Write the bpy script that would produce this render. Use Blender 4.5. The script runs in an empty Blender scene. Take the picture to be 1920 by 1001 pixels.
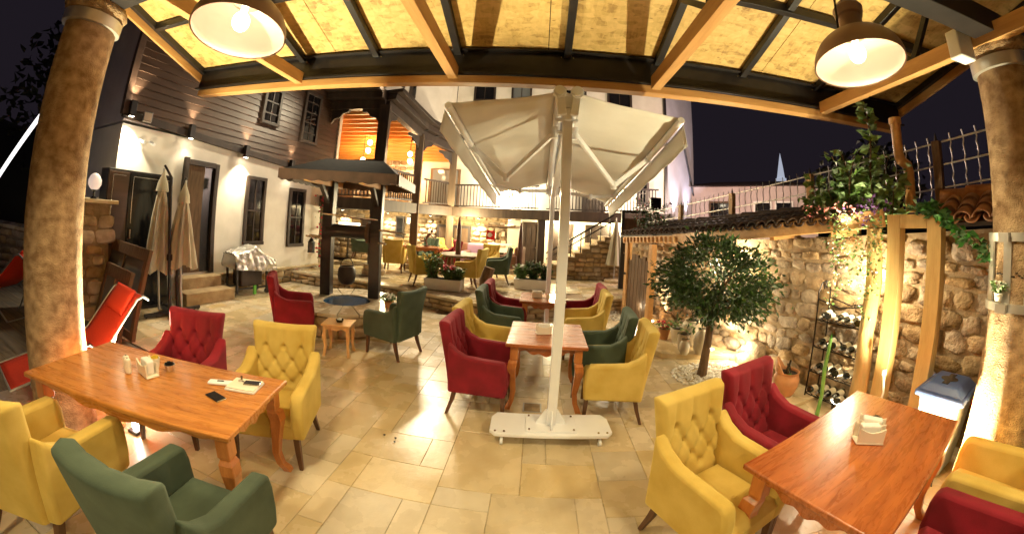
import bpy, bmesh, math, random
import numpy as np
from mathutils import Matrix, Vector
R = math.radians
S = bpy.context.scene
COL = S.collection

# ---------------------------------------------------------------- camera, world, exposure
cam = bpy.data.cameras.new('camera'); camo = bpy.data.objects.new('camera', cam); COL.objects.link(camo); S.camera = camo
cam.type = 'PANO'; cam.panorama_type = 'FISHEYE_LENS_POLYNOMIAL'          # the photograph was taken with a fisheye lens
cam.fisheye_fov = R(200); cam.sensor_fit = 'HORIZONTAL'; cam.sensor_width = 36
_k, _f, _b = 1920/36.0, 659.4, -.1376
cam.fisheye_polynomial_k0 = 0; cam.fisheye_polynomial_k1 = -_k/_f; cam.fisheye_polynomial_k2 = 0
cam.fisheye_polynomial_k3 = -(_b/1e6)*_k**3/_f; cam.fisheye_polynomial_k4 = 0
cam.shift_y = -139.5/1001; cam.clip_start = .02; cam.clip_end = 400
_p, _r = .0822, .0504
def _ax(x, y, z):
    x, y = x*math.cos(_r)-y*math.sin(_r), x*math.sin(_r)+y*math.cos(_r)
    return (x, -z*math.cos(_p)-y*math.sin(_p), -z*math.sin(_p)+y*math.cos(_p))
camo.matrix_world = Matrix.Translation((0, 0, 2)) @ Matrix([_ax(1,0,0), _ax(0,1,0), _ax(0,0,1)]).transposed().to_4x4()

W = bpy.data.worlds.new('World'); S.world = W; W.use_nodes = True
W.node_tree.nodes['Background'].inputs[0].default_value = (.55, .42, .62, 1)
W.node_tree.nodes['Background'].inputs[1].default_value = .009
S.view_settings.view_transform = 'Standard'; S.view_settings.look = 'None'
S.view_settings.exposure = 1.27; S.view_settings.gamma = 1
S.cycles.use_denoising = True
S.cycles.max_bounces = 8; S.cycles.diffuse_bounces = 4; S.cycles.glossy_bounces = 3; S.cycles.transmission_bounces = 4
S.cycles.sample_clamp_indirect = 6; S.cycles.caustics_reflective = False; S.cycles.caustics_refractive = False
WARM = (1, .83, .47); AMBER = (1, .62, .28); FLOOD = (1, .88, .52); SOFT = (1, .86, .58); COOL = (.80, .80, 1)
def light(name, kind, loc, energy, col=WARM, size=.05, aim=None, angle=90, blend=.6, parent=None):
    l = bpy.data.lights.new(name, kind); l.energy = energy; l.color = col
    if kind == 'AREA': l.size = size
    else: l.shadow_soft_size = size
    o = bpy.data.objects.new(name, l); COL.objects.link(o); o.location = loc
    if kind == 'SPOT': l.spot_size = R(angle); l.spot_blend = blend
    if aim is not None: o.rotation_euler = (Vector(aim)-Vector(loc)).to_track_quat('-Z', 'Y').to_euler()
    return o

# ---------------------------------------------------------------- frames (the court is turned 4.2 degrees from the view)
class Frame:
    def __init__(s, o, deg): s.o = Vector(o); s.a = R(deg)
    def __call__(s, x, y, z=0.0):
        c, n = math.cos(s.a), math.sin(s.a)
        return Vector((s.o.x+x*c-y*n, s.o.y+x*n+y*c, s.o.z+z))
PAV = Frame((0, 0, 0), -4.2)                # court, pavilion, main building
LW = Frame((-6.83, 3.91, 0), -12.05)        # left house: x out of the wall, y along it
GW = Frame((3.6, 2.35, 0), 9.8)             # garden wall: x behind the beam, y along it

# ---------------------------------------------------------------- materials
def _nt(name):
    m = bpy.data.materials.new(name); m.use_nodes = True; t = m.node_tree
    return m, t, t.nodes['Principled BSDF'], t.nodes.new, t.links.new
def mat(name, c1, c2=None, scale=5, stretch=(1,1,1), rough=.6, rvar=0, metal=0, bump=0, bscale=None, island=0, sheen=0, coat=0,
        detail=6, spec=.5, trans=0, emit=None, estr=0, distort=0):
    m, t, b, N, L = _nt(name)
    c1 = tuple(c1)+(1,); c2 = (tuple(c2)+(1,)) if c2 else c1
    tc = N('ShaderNodeTexCoord'); mp = N('ShaderNodeMapping'); mp.inputs['Scale'].default_value = stretch; L(tc.outputs['Object'], mp.inputs['Vector'])
    nz = N('ShaderNodeTexNoise'); nz.inputs['Scale'].default_value = scale; nz.inputs['Detail'].default_value = detail; nz.inputs['Distortion'].default_value = distort
    L(mp.outputs[0], nz.inputs['Vector'])
    rp = N('ShaderNodeValToRGB'); rp.color_ramp.elements[0].position = .33; rp.color_ramp.elements[1].position = .67
    rp.color_ramp.elements[0].color = c1; rp.color_ramp.elements[1].color = c2; L(nz.outputs['Fac'], rp.inputs[0])
    out = rp.outputs[0]
    if island:
        g = N('ShaderNodeNewGeometry'); mr = N('ShaderNodeMapRange'); mr.inputs['To Min'].default_value = 1-island; mr.inputs['To Max'].default_value = 1+island*.6
        L(g.outputs['Random Per Island'], mr.inputs[0])
        hs = N('ShaderNodeHueSaturation'); L(out, hs.inputs['Color']); L(mr.outputs[0], hs.inputs['Value'])
        ms = N('ShaderNodeMath'); ms.operation = 'MULTIPLY_ADD'; ms.inputs[1].default_value = 7.31; L(g.outputs['Random Per Island'], ms.inputs[0])
        fr = N('ShaderNodeMath'); fr.operation = 'FRACT'; L(ms.outputs[0], fr.inputs[0])
        m2 = N('ShaderNodeMapRange'); m2.inputs['To Min'].default_value = .7; m2.inputs['To Max'].default_value = 1.15; L(fr.outputs[0], m2.inputs[0]); L(m2.outputs[0], hs.inputs['Saturation'])
        out = hs.outputs[0]
    L(out, b.inputs['Base Color'])
    b.inputs['Roughness'].default_value = rough; b.inputs['Metallic'].default_value = metal; b.inputs['Specular IOR Level'].default_value = spec
    if rvar:
        rr = N('ShaderNodeMapRange'); rr.inputs['To Min'].default_value = max(rough-rvar, .03); rr.inputs['To Max'].default_value = min(rough+rvar, 1)
        L(nz.outputs['Fac'], rr.inputs[0]); L(rr.outputs[0], b.inputs['Roughness'])
    if bump:
        n2 = N('ShaderNodeTexNoise'); n2.inputs['Scale'].default_value = bscale or scale*6; n2.inputs['Detail'].default_value = 5; L(mp.outputs[0], n2.inputs['Vector'])
        bp = N('ShaderNodeBump'); bp.inputs['Strength'].default_value = bump; bp.inputs['Distance'].default_value = .02
        L(n2.outputs['Fac'], bp.inputs['Height']); L(bp.outputs[0], b.inputs['Normal'])
    b.inputs['Sheen Weight'].default_value = sheen; b.inputs['Sheen Roughness'].default_value = .45
    if sheen: b.inputs['Sheen Tint'].default_value = tuple(min(1, x*2.2+.08) for x in c2[:3])+(1,)
    b.inputs['Coat Weight'].default_value = coat; b.inputs['Coat Roughness'].default_value = .12
    b.inputs['Transmission Weight'].default_value = trans
    if emit: b.inputs['Emission Color'].default_value = tuple(emit)+(1,); b.inputs['Emission Strength'].default_value = estr
    return m
def wood(name, c1, c2, stretch=(1,1,1), rough=.3, coat=.5, knots=.6, scale=9):
    m, t, b, N, L = _nt(name)
    tc = N('ShaderNodeTexCoord'); mp = N('ShaderNodeMapping'); mp.inputs['Scale'].default_value = stretch; L(tc.outputs['Object'], mp.inputs['Vector'])
    nz = N('ShaderNodeTexNoise'); nz.inputs['Scale'].default_value = scale; nz.inputs['Detail'].default_value = 8; nz.inputs['Roughness'].default_value = .65; nz.inputs['Distortion'].default_value = .8; L(mp.outputs[0], nz.inputs['Vector'])
    big = N('ShaderNodeTexNoise'); big.inputs['Scale'].default_value = 2.6; big.inputs['Detail'].default_value = 2; L(mp.outputs[0], big.inputs['Vector'])
    ad = N('ShaderNodeMath'); ad.operation = 'MULTIPLY_ADD'; ad.inputs[1].default_value = .55; L(big.outputs['Fac'], ad.inputs[0])
    hf = N('ShaderNodeMath'); hf.operation = 'MULTIPLY'; hf.inputs[1].default_value = .5; L(nz.outputs['Fac'], hf.inputs[0]); L(hf.outputs[0], ad.inputs[2])
    rp = N('ShaderNodeValToRGB'); rp.color_ramp.elements[0].position = .34; rp.color_ramp.elements[1].position = .66
    rp.color_ramp.elements[0].color = tuple(c1)+(1,); rp.color_ramp.elements[1].color = tuple(c2)+(1,); L(ad.outputs[0], rp.inputs[0])
    vo = N('ShaderNodeTexVoronoi'); vo.inputs['Scale'].default_value = 2.7; L(tc.outputs['Object'], vo.inputs['Vector'])
    kr = N('ShaderNodeValToRGB'); kr.color_ramp.elements[0].position = .02; kr.color_ramp.elements[1].position = .085
    kr.color_ramp.elements[0].color = (1-knots,)*3+(1,); kr.color_ramp.elements[1].color = (1,1,1,1); L(vo.outputs['Distance'], kr.inputs[0])
    mx = N('ShaderNodeMix'); mx.data_type = 'RGBA'; mx.blend_type = 'MULTIPLY'; mx.inputs[0].default_value = 1; L(rp.outputs[0], mx.inputs[6]); L(kr.outputs[0], mx.inputs[7])
    L(mx.outputs[2], b.inputs['Base Color'])
    rr = N('ShaderNodeMapRange'); rr.inputs['To Min'].default_value = rough-.08; rr.inputs['To Max'].default_value = rough+.14; L(nz.outputs['Fac'], rr.inputs[0]); L(rr.outputs[0], b.inputs['Roughness'])
    bp = N('ShaderNodeBump'); bp.inputs['Strength'].default_value = .12; bp.inputs['Distance'].default_value = .01; L(nz.outputs['Fac'], bp.inputs['Height']); L(bp.outputs[0], b.inputs['Normal'])
    b.inputs['Coat Weight'].default_value = coat; b.inputs['Coat Roughness'].default_value = .14
    return m
def osb(name):
    m, t, b, N, L = _nt(name)
    tc = N('ShaderNodeTexCoord'); prev = None
    for sc, st, rot in ((13, (1, 2.8, 1), .2), (15, (2.6, 1, 1), -.5), (9, (1, 2.2, 1), .9)):
        mp = N('ShaderNodeMapping'); mp.inputs['Scale'].default_value = st; mp.inputs['Rotation'].default_value = (0, 0, rot); L(tc.outputs['Object'], mp.inputs['Vector'])
        vo = N('ShaderNodeTexVoronoi'); vo.inputs['Scale'].default_value = sc; L(mp.outputs[0], vo.inputs['Vector'])
        sp = N('ShaderNodeSeparateColor'); L(vo.outputs['Color'], sp.inputs[0])
        if prev is None: prev = sp.outputs[0]
        else:
            ma = N('ShaderNodeMix'); ma.inputs[0].default_value = .5; L(prev, ma.inputs[2]); L(sp.outputs[1], ma.inputs[3]); prev = ma.outputs[0]
    nz = N('ShaderNodeTexNoise'); nz.inputs['Scale'].default_value = 1.6; nz.inputs['Detail'].default_value = 5; L(tc.outputs['Object'], nz.inputs['Vector'])
    ma = N('ShaderNodeMix'); ma.inputs[0].default_value = .45; L(prev, ma.inputs[2]); L(nz.outputs['Fac'], ma.inputs[3])
    rp = N('ShaderNodeValToRGB'); e = rp.color_ramp.elements; e[0].position = .25; e[1].position = .7; e[0].color = (.33, .195, .065, 1); e[1].color = (.70, .49, .195, 1)
    x = e.new(.42); x.color = (.55, .37, .125, 1); L(ma.outputs[0], rp.inputs[0])
    # dark scattered flakes and damp stains
    v2 = N('ShaderNodeTexVoronoi'); v2.inputs['Scale'].default_value = 5.5
    mp = N('ShaderNodeMapping'); mp.inputs['Scale'].default_value = (1, 2.5, 1); mp.inputs['Rotation'].default_value = (0,0,.6); L(tc.outputs['Object'], mp.inputs['Vector']); L(mp.outputs[0], v2.inputs['Vector'])
    r2 = N('ShaderNodeValToRGB'); r2.color_ramp.elements[0].position = .05; r2.color_ramp.elements[1].position = .12; r2.color_ramp.elements[0].color = (.5,.42,.35,1); r2.color_ramp.elements[1].color = (1,1,1,1); L(v2.outputs['Distance'], r2.inputs[0])
    mx = N('ShaderNodeMix'); mx.data_type = 'RGBA'; mx.blend_type = 'MULTIPLY'; mx.inputs[0].default_value = 1; L(rp.outputs[0], mx.inputs[6]); L(r2.outputs[0], mx.inputs[7])
    L(mx.outputs[2], b.inputs['Base Color']); b.inputs['Roughness'].default_value = .62
    bp = N('ShaderNodeBump'); bp.inputs['Strength'].default_value = .25; bp.inputs['Distance'].default_value = .004; L(prev, bp.inputs['Height']); L(bp.outputs[0], b.inputs['Normal'])
    return m
def glow(name, col, s):
    return mat(name, (0,0,0), emit=col, estr=s)
m_tile = mat('travertine', (.51,.395,.225), (.635,.515,.325), scale=3.2, rough=.27, rvar=.14, bump=.08, bscale=26, island=.13, detail=9)
m_grout = mat('grout', (.24,.16,.085), (.33,.23,.12), scale=30, rough=.8)
m_pillar = mat('column_stone', (.25,.15,.075), (.53,.37,.215), scale=13, rough=.92, bump=1.0, bscale=85, detail=13)
m_white = mat('white_plaster', (.74,.70,.62), (.82,.78,.70), scale=3, rough=.8, bump=.08, bscale=60)
m_facade = mat('facade_plaster', (.62,.56,.48), (.72,.66,.58), scale=2, rough=.85, bump=.06, bscale=50)
m_darkw = mat('dark_timber', (.022,.013,.009), (.045,.027,.018), scale=7, stretch=(1,1,.25), rough=.5, bump=.15)
m_siding = mat('dark_siding', (.060,.033,.021), (.098,.056,.037), scale=6, stretch=(1,.15,1), rough=.45, bump=.1)
m_beamw = mat('dark_brown_timber', (.036,.021,.012), (.068,.042,.024), scale=8, stretch=(1,1,.15), rough=.6, bump=.15)
m_colw = mat('brown_timber', (.10,.066,.038), (.17,.115,.07), scale=8, stretch=(1,1,.15), rough=.5, bump=.15)
m_steel = mat('black_steel', (.012,.010,.011), (.022,.018,.018), scale=9, rough=.42, metal=0)
m_iron = mat('wrought_iron', (.012,.009,.008), (.03,.022,.018), scale=30, rough=.5, metal=.6)
m_wood = wood('honey_pine', (.32,.100,.018), (.60,.245,.055), stretch=(.7,6,3), rough=.25, coat=.5, scale=6)
m_wood2 = wood('reddish_pine', (.23,.052,.011), (.50,.145,.032), stretch=(.7,6,3), rough=.25, coat=.5, scale=6)
m_legw = wood('varnished_pine_leg', (.38,.11,.022), (.60,.22,.055), stretch=(5,5,.8), rough=.3, coat=.5)
m_chord = wood('pale_beam', (.46,.23,.075), (.62,.35,.13), stretch=(5,.5,5), rough=.45, coat=.15, knots=.35)
m_strip = wood('pale_beam_strip', (.46,.23,.075), (.62,.35,.13), stretch=(.5,5,5), rough=.45, coat=.15, knots=.35)
m_post = wood('pale_post', (.50,.31,.11), (.66,.46,.20), stretch=(5,5,.5), rough=.55, coat=.05, knots=.35)
m_log = mat('peeled_log', (.44,.27,.10), (.60,.41,.18), scale=5, stretch=(3,3,.6), rough=.65, bump=.5, bscale=14)
m_side = wood('light_pine', (.58,.31,.10), (.74,.46,.18), stretch=(2,4,2), rough=.35, coat=.3)
m_chairleg = mat('chair_leg_wood', (.075,.030,.012), (.13,.055,.022), scale=10, stretch=(3,3,.5), rough=.4)
m_yel = mat('mustard_velvet', (.52,.345,.065), (.63,.45,.115), scale=5, rough=.9, sheen=.25, bump=.1, bscale=180)
m_red = mat('crimson_velvet', (.16,.003,.010), (.26,.006,.020), scale=5, rough=.9, sheen=.25, bump=.1, bscale=180)
m_grn = mat('green_velvet', (.042,.062,.040), (.070,.098,.064), scale=5, rough=.9, sheen=.25, bump=.1, bscale=180)
m_stone = mat('wall_stone', (.20,.125,.062), (.46,.33,.185), scale=7, rough=.9, bump=1.0, bscale=32, island=.30, detail=9)
m_mortar = mat('mortar', (.24,.165,.09), (.34,.245,.14), scale=9, rough=.95, bump=.9, bscale=18)
m_block = mat('block_stone', (.33,.22,.11), (.52,.38,.21), scale=6, rough=.85, bump=.5, bscale=24, island=.28)
m_tilec = mat('clay_tile', (.27,.115,.055), (.42,.21,.105), scale=7, rough=.8, bump=.4, island=.25)
m_darktile = mat('weathered_tile', (.05,.028,.02), (.10,.058,.038), scale=7, rough=.8, bump=.3, island=.25)
m_cloth = mat('cream_canvas', (.66,.64,.60), (.74,.72,.68), scale=2.5, rough=.85, bump=.12, bscale=120)
m_umb = mat('closed_canvas', (.44,.40,.30), (.56,.51,.40), scale=4, stretch=(2,2,.5), rough=.9)
m_wpaint = mat('white_metal', (.80,.81,.86), (.85,.86,.90), scale=4, rough=.35)
m_glass = mat('dark_glass', (.010,.009,.010), rough=.06, spec=.6)
m_glasslit = mat('grey_glass', (.16,.17,.17), rough=.1, spec=.6)
m_orange = mat('orange_ceiling', (.56,.22,.045), (.68,.30,.07), scale=5, stretch=(.3,3,1), rough=.45)
m_leaf = mat('citrus_leaf', (.028,.070,.013), (.065,.14,.03), scale=3, rough=.42, island=.45, spec=.5)
m_vine = mat('vine_leaf', (.10,.20,.045), (.21,.35,.10), scale=3, rough=.5, island=.4)
m_succ = mat('ivy_leaf', (.030,.12,.020), (.075,.24,.045), scale=3, rough=.42, island=.35)
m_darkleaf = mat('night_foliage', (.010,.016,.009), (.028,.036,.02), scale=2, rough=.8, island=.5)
m_bark = mat('bark', (.10,.055,.025), (.17,.10,.05), scale=9, stretch=(3,3,.6), rough=.9, bump=.7)
m_gravel = mat('white_pebble', (.62,.57,.48), (.78,.73,.64), scale=9, rough=.8, island=.2)
m_terra = mat('terracotta', (.46,.20,.08), (.60,.29,.125), scale=6, rough=.75, bump=.15)
m_pot = mat('glazed_pot', (.34,.27,.18), (.50,.42,.29), scale=5, rough=.5)
m_cream = mat('cream_ceramic', (.80,.72,.58), (.86,.78,.65), scale=3, rough=.35)
m_paper = mat('paper', (.80,.78,.74), rough=.8)
m_black = mat('black_plastic', (.012,.012,.013), rough=.25)
m_screen = mat('phone_glass', (.006,.006,.008), rough=.05, coat=1)
m_chrome = mat('polished_metal', (.62,.60,.57), rough=.18, metal=1)
m_alu = mat('grey_metal', (.42,.41,.39), (.52,.50,.48), scale=5, rough=.4, metal=.7)
m_galv = mat('galvanised_steel', (.50,.49,.46), (.66,.64,.60), scale=6, rough=.38, metal=.75)
m_ldeck = mat('red_mesh_fabric', (.52,.030,.012), (.60,.045,.018), scale=60, rough=.75)
m_lcush = mat('red_pillow', (.66,.05,.022), rough=.7)
m_blue = mat('blue_plastic', (.055,.10,.30), (.08,.14,.36), scale=4, rough=.4)
m_bin = mat('pale_grey_plastic', (.55,.60,.62), (.62,.66,.67), scale=4, rough=.45)
m_bottle = mat('dark_bottle', (.006,.008,.006), rough=.08, coat=1)
m_label = mat('bottle_label', (.70,.62,.46), (.78,.72,.58), scale=20, rough=.7)
m_foil = mat('silver_cover', (.52,.50,.47), (.64,.62,.58), scale=3, rough=.27, metal=.6, bump=.6, bscale=11)
m_water = mat('well_water', (.010,.035,.085), (.015,.05,.11), scale=4, rough=.08)
m_oldwood = mat('old_wood', (.085,.045,.020), (.16,.09,.042), scale=7, stretch=(4,4,.5), rough=.75, bump=.3)
m_soil = mat('soil', (.03,.02,.012), rough=1)
m_deck = mat('old_boards', (.10,.075,.05), (.19,.145,.10), scale=6, stretch=(.3,3,1), rough=.8, island=.3)
m_flower_r = mat('red_flower', (.50,.012,.03), (.62,.03,.06), scale=5, rough=.6)
m_flower_w = mat('white_flower', (.75,.73,.65), rough=.6)
m_flower_y = mat('yellow_flower', (.70,.48,.04), rough=.6)
m_flower_p = mat('pink_flower', (.55,.16,.16), (.62,.30,.26), scale=8, rough=.6)
m_flower_v = mat('violet_flower', (.13,.05,.20), rough=.6)
m_leather = mat('brown_leather', (.10,.04,.026), (.15,.065,.042), scale=5, rough=.35)
m_purple = mat('mauve_leather', (.17,.10,.15), rough=.4)
m_shade_in = mat('lamp_white_enamel', (.78,.60,.52), rough=.4)
m_shade_out = mat('lamp_brown_enamel', (.30,.20,.15), (.38,.26,.20), scale=5, rough=.42, metal=.1)
m_bulb = glow('bulb_glow', (1,.80,.52), 5)
m_globe = glow('globe_glow', (1,.70,.33), 16)
m_spotlens = glow('spot_lens', (1,.86,.62), 22)
m_flens = glow('flood_lens', (1,.95,.80), 14)
m_clens = glow('cool_lens', (.82,.84,1), 10)
m_green = mat('green_paint', (.12,.45,.05), rough=.5)
m_greenpole = mat('green_stem', (.13,.34,.07), (.22,.46,.11), scale=8, rough=.55)
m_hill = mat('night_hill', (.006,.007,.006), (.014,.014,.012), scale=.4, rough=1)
m_egg = mat('egg_lamp_shell', (.72,.64,.58), rough=.4, emit=(1,.80,.68), estr=.22)
m_purplew = mat('far_plaster', (.50,.47,.50), (.58,.55,.58), scale=2, rough=.85)
m_farhouse = mat('neighbour_plaster', (.48,.38,.34), (.56,.45,.40), scale=2, rough=.9)
m_spire = mat('self_lit_stone', (.60,.62,.70), rough=.7, emit=(.72,.78,.95), estr=.22)  # floodlighting painted in as a glow of the stone itself
m_picture = mat('picture_paper', (.40,.33,.22), (.62,.55,.42), scale=12, rough=.6)
m_flagred = mat('flag_red', (.62,.012,.015), rough=.7)
m_lampshade = mat('lit_lampshade', (.6,.28,.08), rough=.8, emit=(1,.50,.13), estr=1.2)
m_lit = glow('lit_interior', (1,.82,.52), 2.6)
m_cushion = mat('pale_cushion', (.5,.42,.3), rough=.8)

# ---------------------------------------------------------------- mesh helpers
def _ico(sub):
    bm = bmesh.new(); bmesh.ops.create_icosphere(bm, subdivisions=sub, radius=1)
    v = np.array([p.co[:] for p in bm.verts]); f = [[q.index for q in p.verts] for p in bm.faces]; bm.free(); return v, f
ICO = {s: _ico(s) for s in (1, 2, 3)}
class MB:
    def __init__(s, off=(0,0,0)): s.v = []; s.f = []; s.off = Vector(off)
    def add(s, vs, fs):
        b = len(s.v); s.v.extend([tuple(p) for p in vs]); s.f.extend([[b+i for i in f] for f in fs]); return s
    def box(s, x0, x1, y0, y1, z0, z1):
        return s.add([(x0,y0,z0),(x1,y0,z0),(x1,y1,z0),(x0,y1,z0),(x0,y0,z1),(x1,y0,z1),(x1,y1,z1),(x0,y1,z1)],
                     [[0,3,2,1],[4,5,6,7],[0,1,5,4],[1,2,6,5],[2,3,7,6],[3,0,4,7]])
    def obox(s, c, size, rot=0):
        x, y, z = (q/2 for q in size); ca, sa = math.cos(rot), math.sin(rot)
        P = [(c[0]+a*ca-b*sa, c[1]+a*sa+b*ca, c[2]+d) for d in (-z, z) for a, b in ((-x,-y),(x,-y),(x,y),(-x,y))]
        return s.add(P, [[0,3,2,1],[4,5,6,7],[0,1,5,4],[1,2,6,5],[2,3,7,6],[3,0,4,7]])
    def bar(s, p, q, w, h, up=(0,0,1)):
        p, q = Vector(p), Vector(q); d = (q-p).normalized(); u = Vector(up)
        if abs(d.dot(u)) > .98: u = Vector((0,1,0))
        x = d.cross(u).normalized()*w/2; y = x.cross(d).normalized()*h/2
        P = [a+i*x+j*y for a in (p, q) for i, j in ((-1,-1),(1,-1),(1,1),(-1,1))]
        return s.add(P, [[0,3,2,1],[4,5,6,7],[0,1,5,4],[1,2,6,5],[2,3,7,6],[3,0,4,7]])
    def tube(s, pts, r, n=8, cap=True):
        pts = [Vector(p) for p in pts]; rs = r if isinstance(r, (list, tuple)) else [r]*len(pts)
        b = len(s.v); prev = None
        for i, p in enumerate(pts):
            d = (pts[min(i+1, len(pts)-1)]-pts[max(i-1, 0)]).normalized()
            if prev is None:
                u = Vector((0,0,1)) if abs(d.z) < .9 else Vector((1,0,0)); x = d.cross(u).normalized()
            else: x = (prev-d*prev.dot(d)).normalized()
            prev = x; y = d.cross(x)
            for k in range(n):
                a = 2*math.pi*k/n; s.v.append(tuple(p+x*math.cos(a)*rs[i]+y*math.sin(a)*rs[i]))
        for i in range(len(pts)-1):
            for k in range(n): s.f.append([b+i*n+k, b+i*n+(k+1)%n, b+(i+1)*n+(k+1)%n, b+(i+1)*n+k])
        if cap: s.f.append([b+k for k in range(n)][::-1]); s.f.append([b+(len(pts)-1)*n+k for k in range(n)])
        return s
    def lathe(s, prof, c=(0,0,0), n=24, wob=0, seed=0, cap=True):
        b = len(s.v); rnd = random.Random(seed)
        for r, z in prof:
            for k in range(n):
                a = 2*math.pi*k/n; q = r*(1+rnd.uniform(-wob, wob)); s.v.append((c[0]+q*math.cos(a), c[1]+q*math.sin(a), c[2]+z))
        for i in range(len(prof)-1):
            for k in range(n): s.f.append([b+i*n+k, b+i*n+(k+1)%n, b+(i+1)*n+(k+1)%n, b+(i+1)*n+k])
        if cap:
            s.f.append([b+k for k in range(n)][::-1]); s.f.append([b+(len(prof)-1)*n+k for k in range(n)])
        return s
    def prism(s, poly, vec):
        n = len(poly); vec = Vector(vec); P = [Vector(p) for p in poly]
        return s.add(P+[p+vec for p in P], [list(range(n))[::-1], list(range(n, 2*n))]+[[i, (i+1)%n, n+(i+1)%n, n+i] for i in range(n)])
    def grid(s, nx, ny, fn, wrapx=False):
        b = len(s.v)
        for j in range(ny+1):
            for i in range(nx+(0 if wrapx else 1)): s.v.append(tuple(fn(i/nx, j/ny)))
        w = nx if wrapx else nx+1
        for j in range(ny):
            for i in range(nx): s.f.append([b+j*w+i, b+j*w+(i+1)%w, b+(j+1)*w+(i+1)%w, b+(j+1)*w+i])
        return s
    def blob(s, c, rad, sub=2, jit=0, rnd=random, power=1.0, rot=0):
        v, f = ICO[sub]; ca, sa = math.cos(rot), math.sin(rot); P = []
        for x, y, z in v:
            if power != 1: x, y, z = (math.copysign(abs(q)**power, q) for q in (x, y, z))
            k = 1+(rnd.uniform(-jit, jit) if jit else 0); x, y, z = x*rad[0]*k, y*rad[1]*k, z*rad[2]*k
            P.append((c[0]+x*ca-y*sa, c[1]+x*sa+y*ca, c[2]+z))
        return s.add(P, f)
    def leaf(s, c, d, L, w, up=None, rnd=random):
        d = Vector(d).normalized(); u = Vector(up) if up else Vector((rnd.uniform(-1,1), rnd.uniform(-1,1), rnd.uniform(-1,1)))
        x = d.cross(u)
        if x.length < .01: x = d.cross(Vector((.3,.8,.5)))
        x.normalize(); n = x.cross(d); c = Vector(c)
        return s.add([c, c+d*L*.45+x*w/2+n*w*.18, c+d*L-n*L*.1, c+d*L*.45-x*w/2+n*w*.18], [[0,1,2],[0,2,3]])
    def build(s, name, m, parent=None, smooth=None, bevel=0, seg=2, solid=0, sub=0, normals=True):
        me = bpy.data.meshes.new(name); o3 = s.off
        me.from_pydata([(p[0]-o3.x, p[1]-o3.y, p[2]-o3.z) for p in s.v], [], s.f)
        if normals:
            bm = bmesh.new(); bm.from_mesh(me); bmesh.ops.recalc_face_normals(bm, faces=bm.faces); bm.to_mesh(me); bm.free()
        me.materials.append(m)
        if smooth is not None:
            me.polygons.foreach_set('use_smooth', [True]*len(me.polygons)); me.set_sharp_from_angle(angle=R(smooth))
        o = bpy.data.objects.new(name, me); COL.objects.link(o)
        if parent: o.parent = parent
        if solid: q = o.modifiers.new('solid', 'SOLIDIFY'); q.thickness = solid; q.offset = 0
        if bevel:
            q = o.modifiers.new('bevel', 'BEVEL'); q.width = bevel; q.segments = seg; q.limit_method = 'ANGLE'; q.angle_limit = R(40); q.harden_normals = False
        if sub: q = o.modifiers.new('sub', 'SUBSURF'); q.levels = sub; q.render_levels = sub
        return o
def tag(o, label, cat, group=None, kind=None):
    o['label'] = label; o['category'] = cat
    if group: o['group'] = group
    if kind: o['kind'] = kind
    return o
def thing(name, label, cat, loc=(0,0,0), rz=0, group=None):
    o = bpy.data.objects.new(name, None); COL.objects.link(o); o.location = loc; o.rotation_euler = (0, 0, R(rz)); o.empty_display_size = .1
    return tag(o, label, cat, group)
def struct(o): o['kind'] = 'structure'; return o
def dup(root, loc=None, rz=None, label=None, group=None):
    def cp(o, par):
        c = o.copy(); COL.objects.link(c)
        if par: c.parent = par
        for ch in list(o.children): cp(ch, c)
        return c
    r = cp(root, None)
    if loc is not None: r.location = loc
    if rz is not None: r.rotation_euler = (0, 0, R(rz))
    if label: r['label'] = label
    if group: r['group'] = group
    return r
from mathutils import noise as mnoise
def rubble(mb, s0, s1, z0f, z1f, hr, wr, depth, fn, seed=1, sub=2, gap=.02, jit=.06, power=.62):
    """irregular stones laid in rough courses; fn(s, off, z) -> point"""
    rnd = random.Random(seed); z = min(z0f(s0), z0f(s1)); top = max(z1f(s0), z1f(s1))
    v, f = ICO[sub]
    while z < top:
        h = rnd.uniform(*hr); s = s0-rnd.uniform(0, wr[0])
        while s < s1:
            w = rnd.uniform(*wr)*(.7+.6*h/hr[1]); hh = h*rnd.uniform(.72, 1.1); zc = z+h/2+rnd.uniform(-.12, .12)*h; sc = s+w/2
            if s0-.02 <= sc <= s1+.02 and zc+hh*.4 <= z1f(sc)+.02 and zc-hh*.4 >= z0f(sc)-.05:
                r = rnd.uniform(-.13, .13); cr, sr = math.cos(r), math.sin(r); d = depth*rnd.uniform(.65, 1.25)
                ph = [rnd.uniform(0, 6.28) for _ in range(4)]; P = []
                for x, y, q in v:
                    x, y, q = (math.copysign(abs(t)**power, t) for t in (x, y, q))
                    k = 1+jit*1.6*(mnoise.noise((x*1.1+ph[0]*9, y*1.1+ph[1]*9, q*1.1+ph[2]*9))*2+mnoise.noise((x*2.7+ph[1]*9, y*2.7+ph[2]*9, q*2.7+ph[0]*9))*1.3)+(rnd.uniform(-jit, jit)*.5 if sub > 2 else 0)
                    a, b2 = x*(w-gap)/2*k, q*(hh-gap)/2*k
                    P.append(fn(sc+a*cr-b2*sr, y*d*k, zc+a*sr+b2*cr))
                mb.add(P, f)
            s += w
        z += h
    return mb
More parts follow.
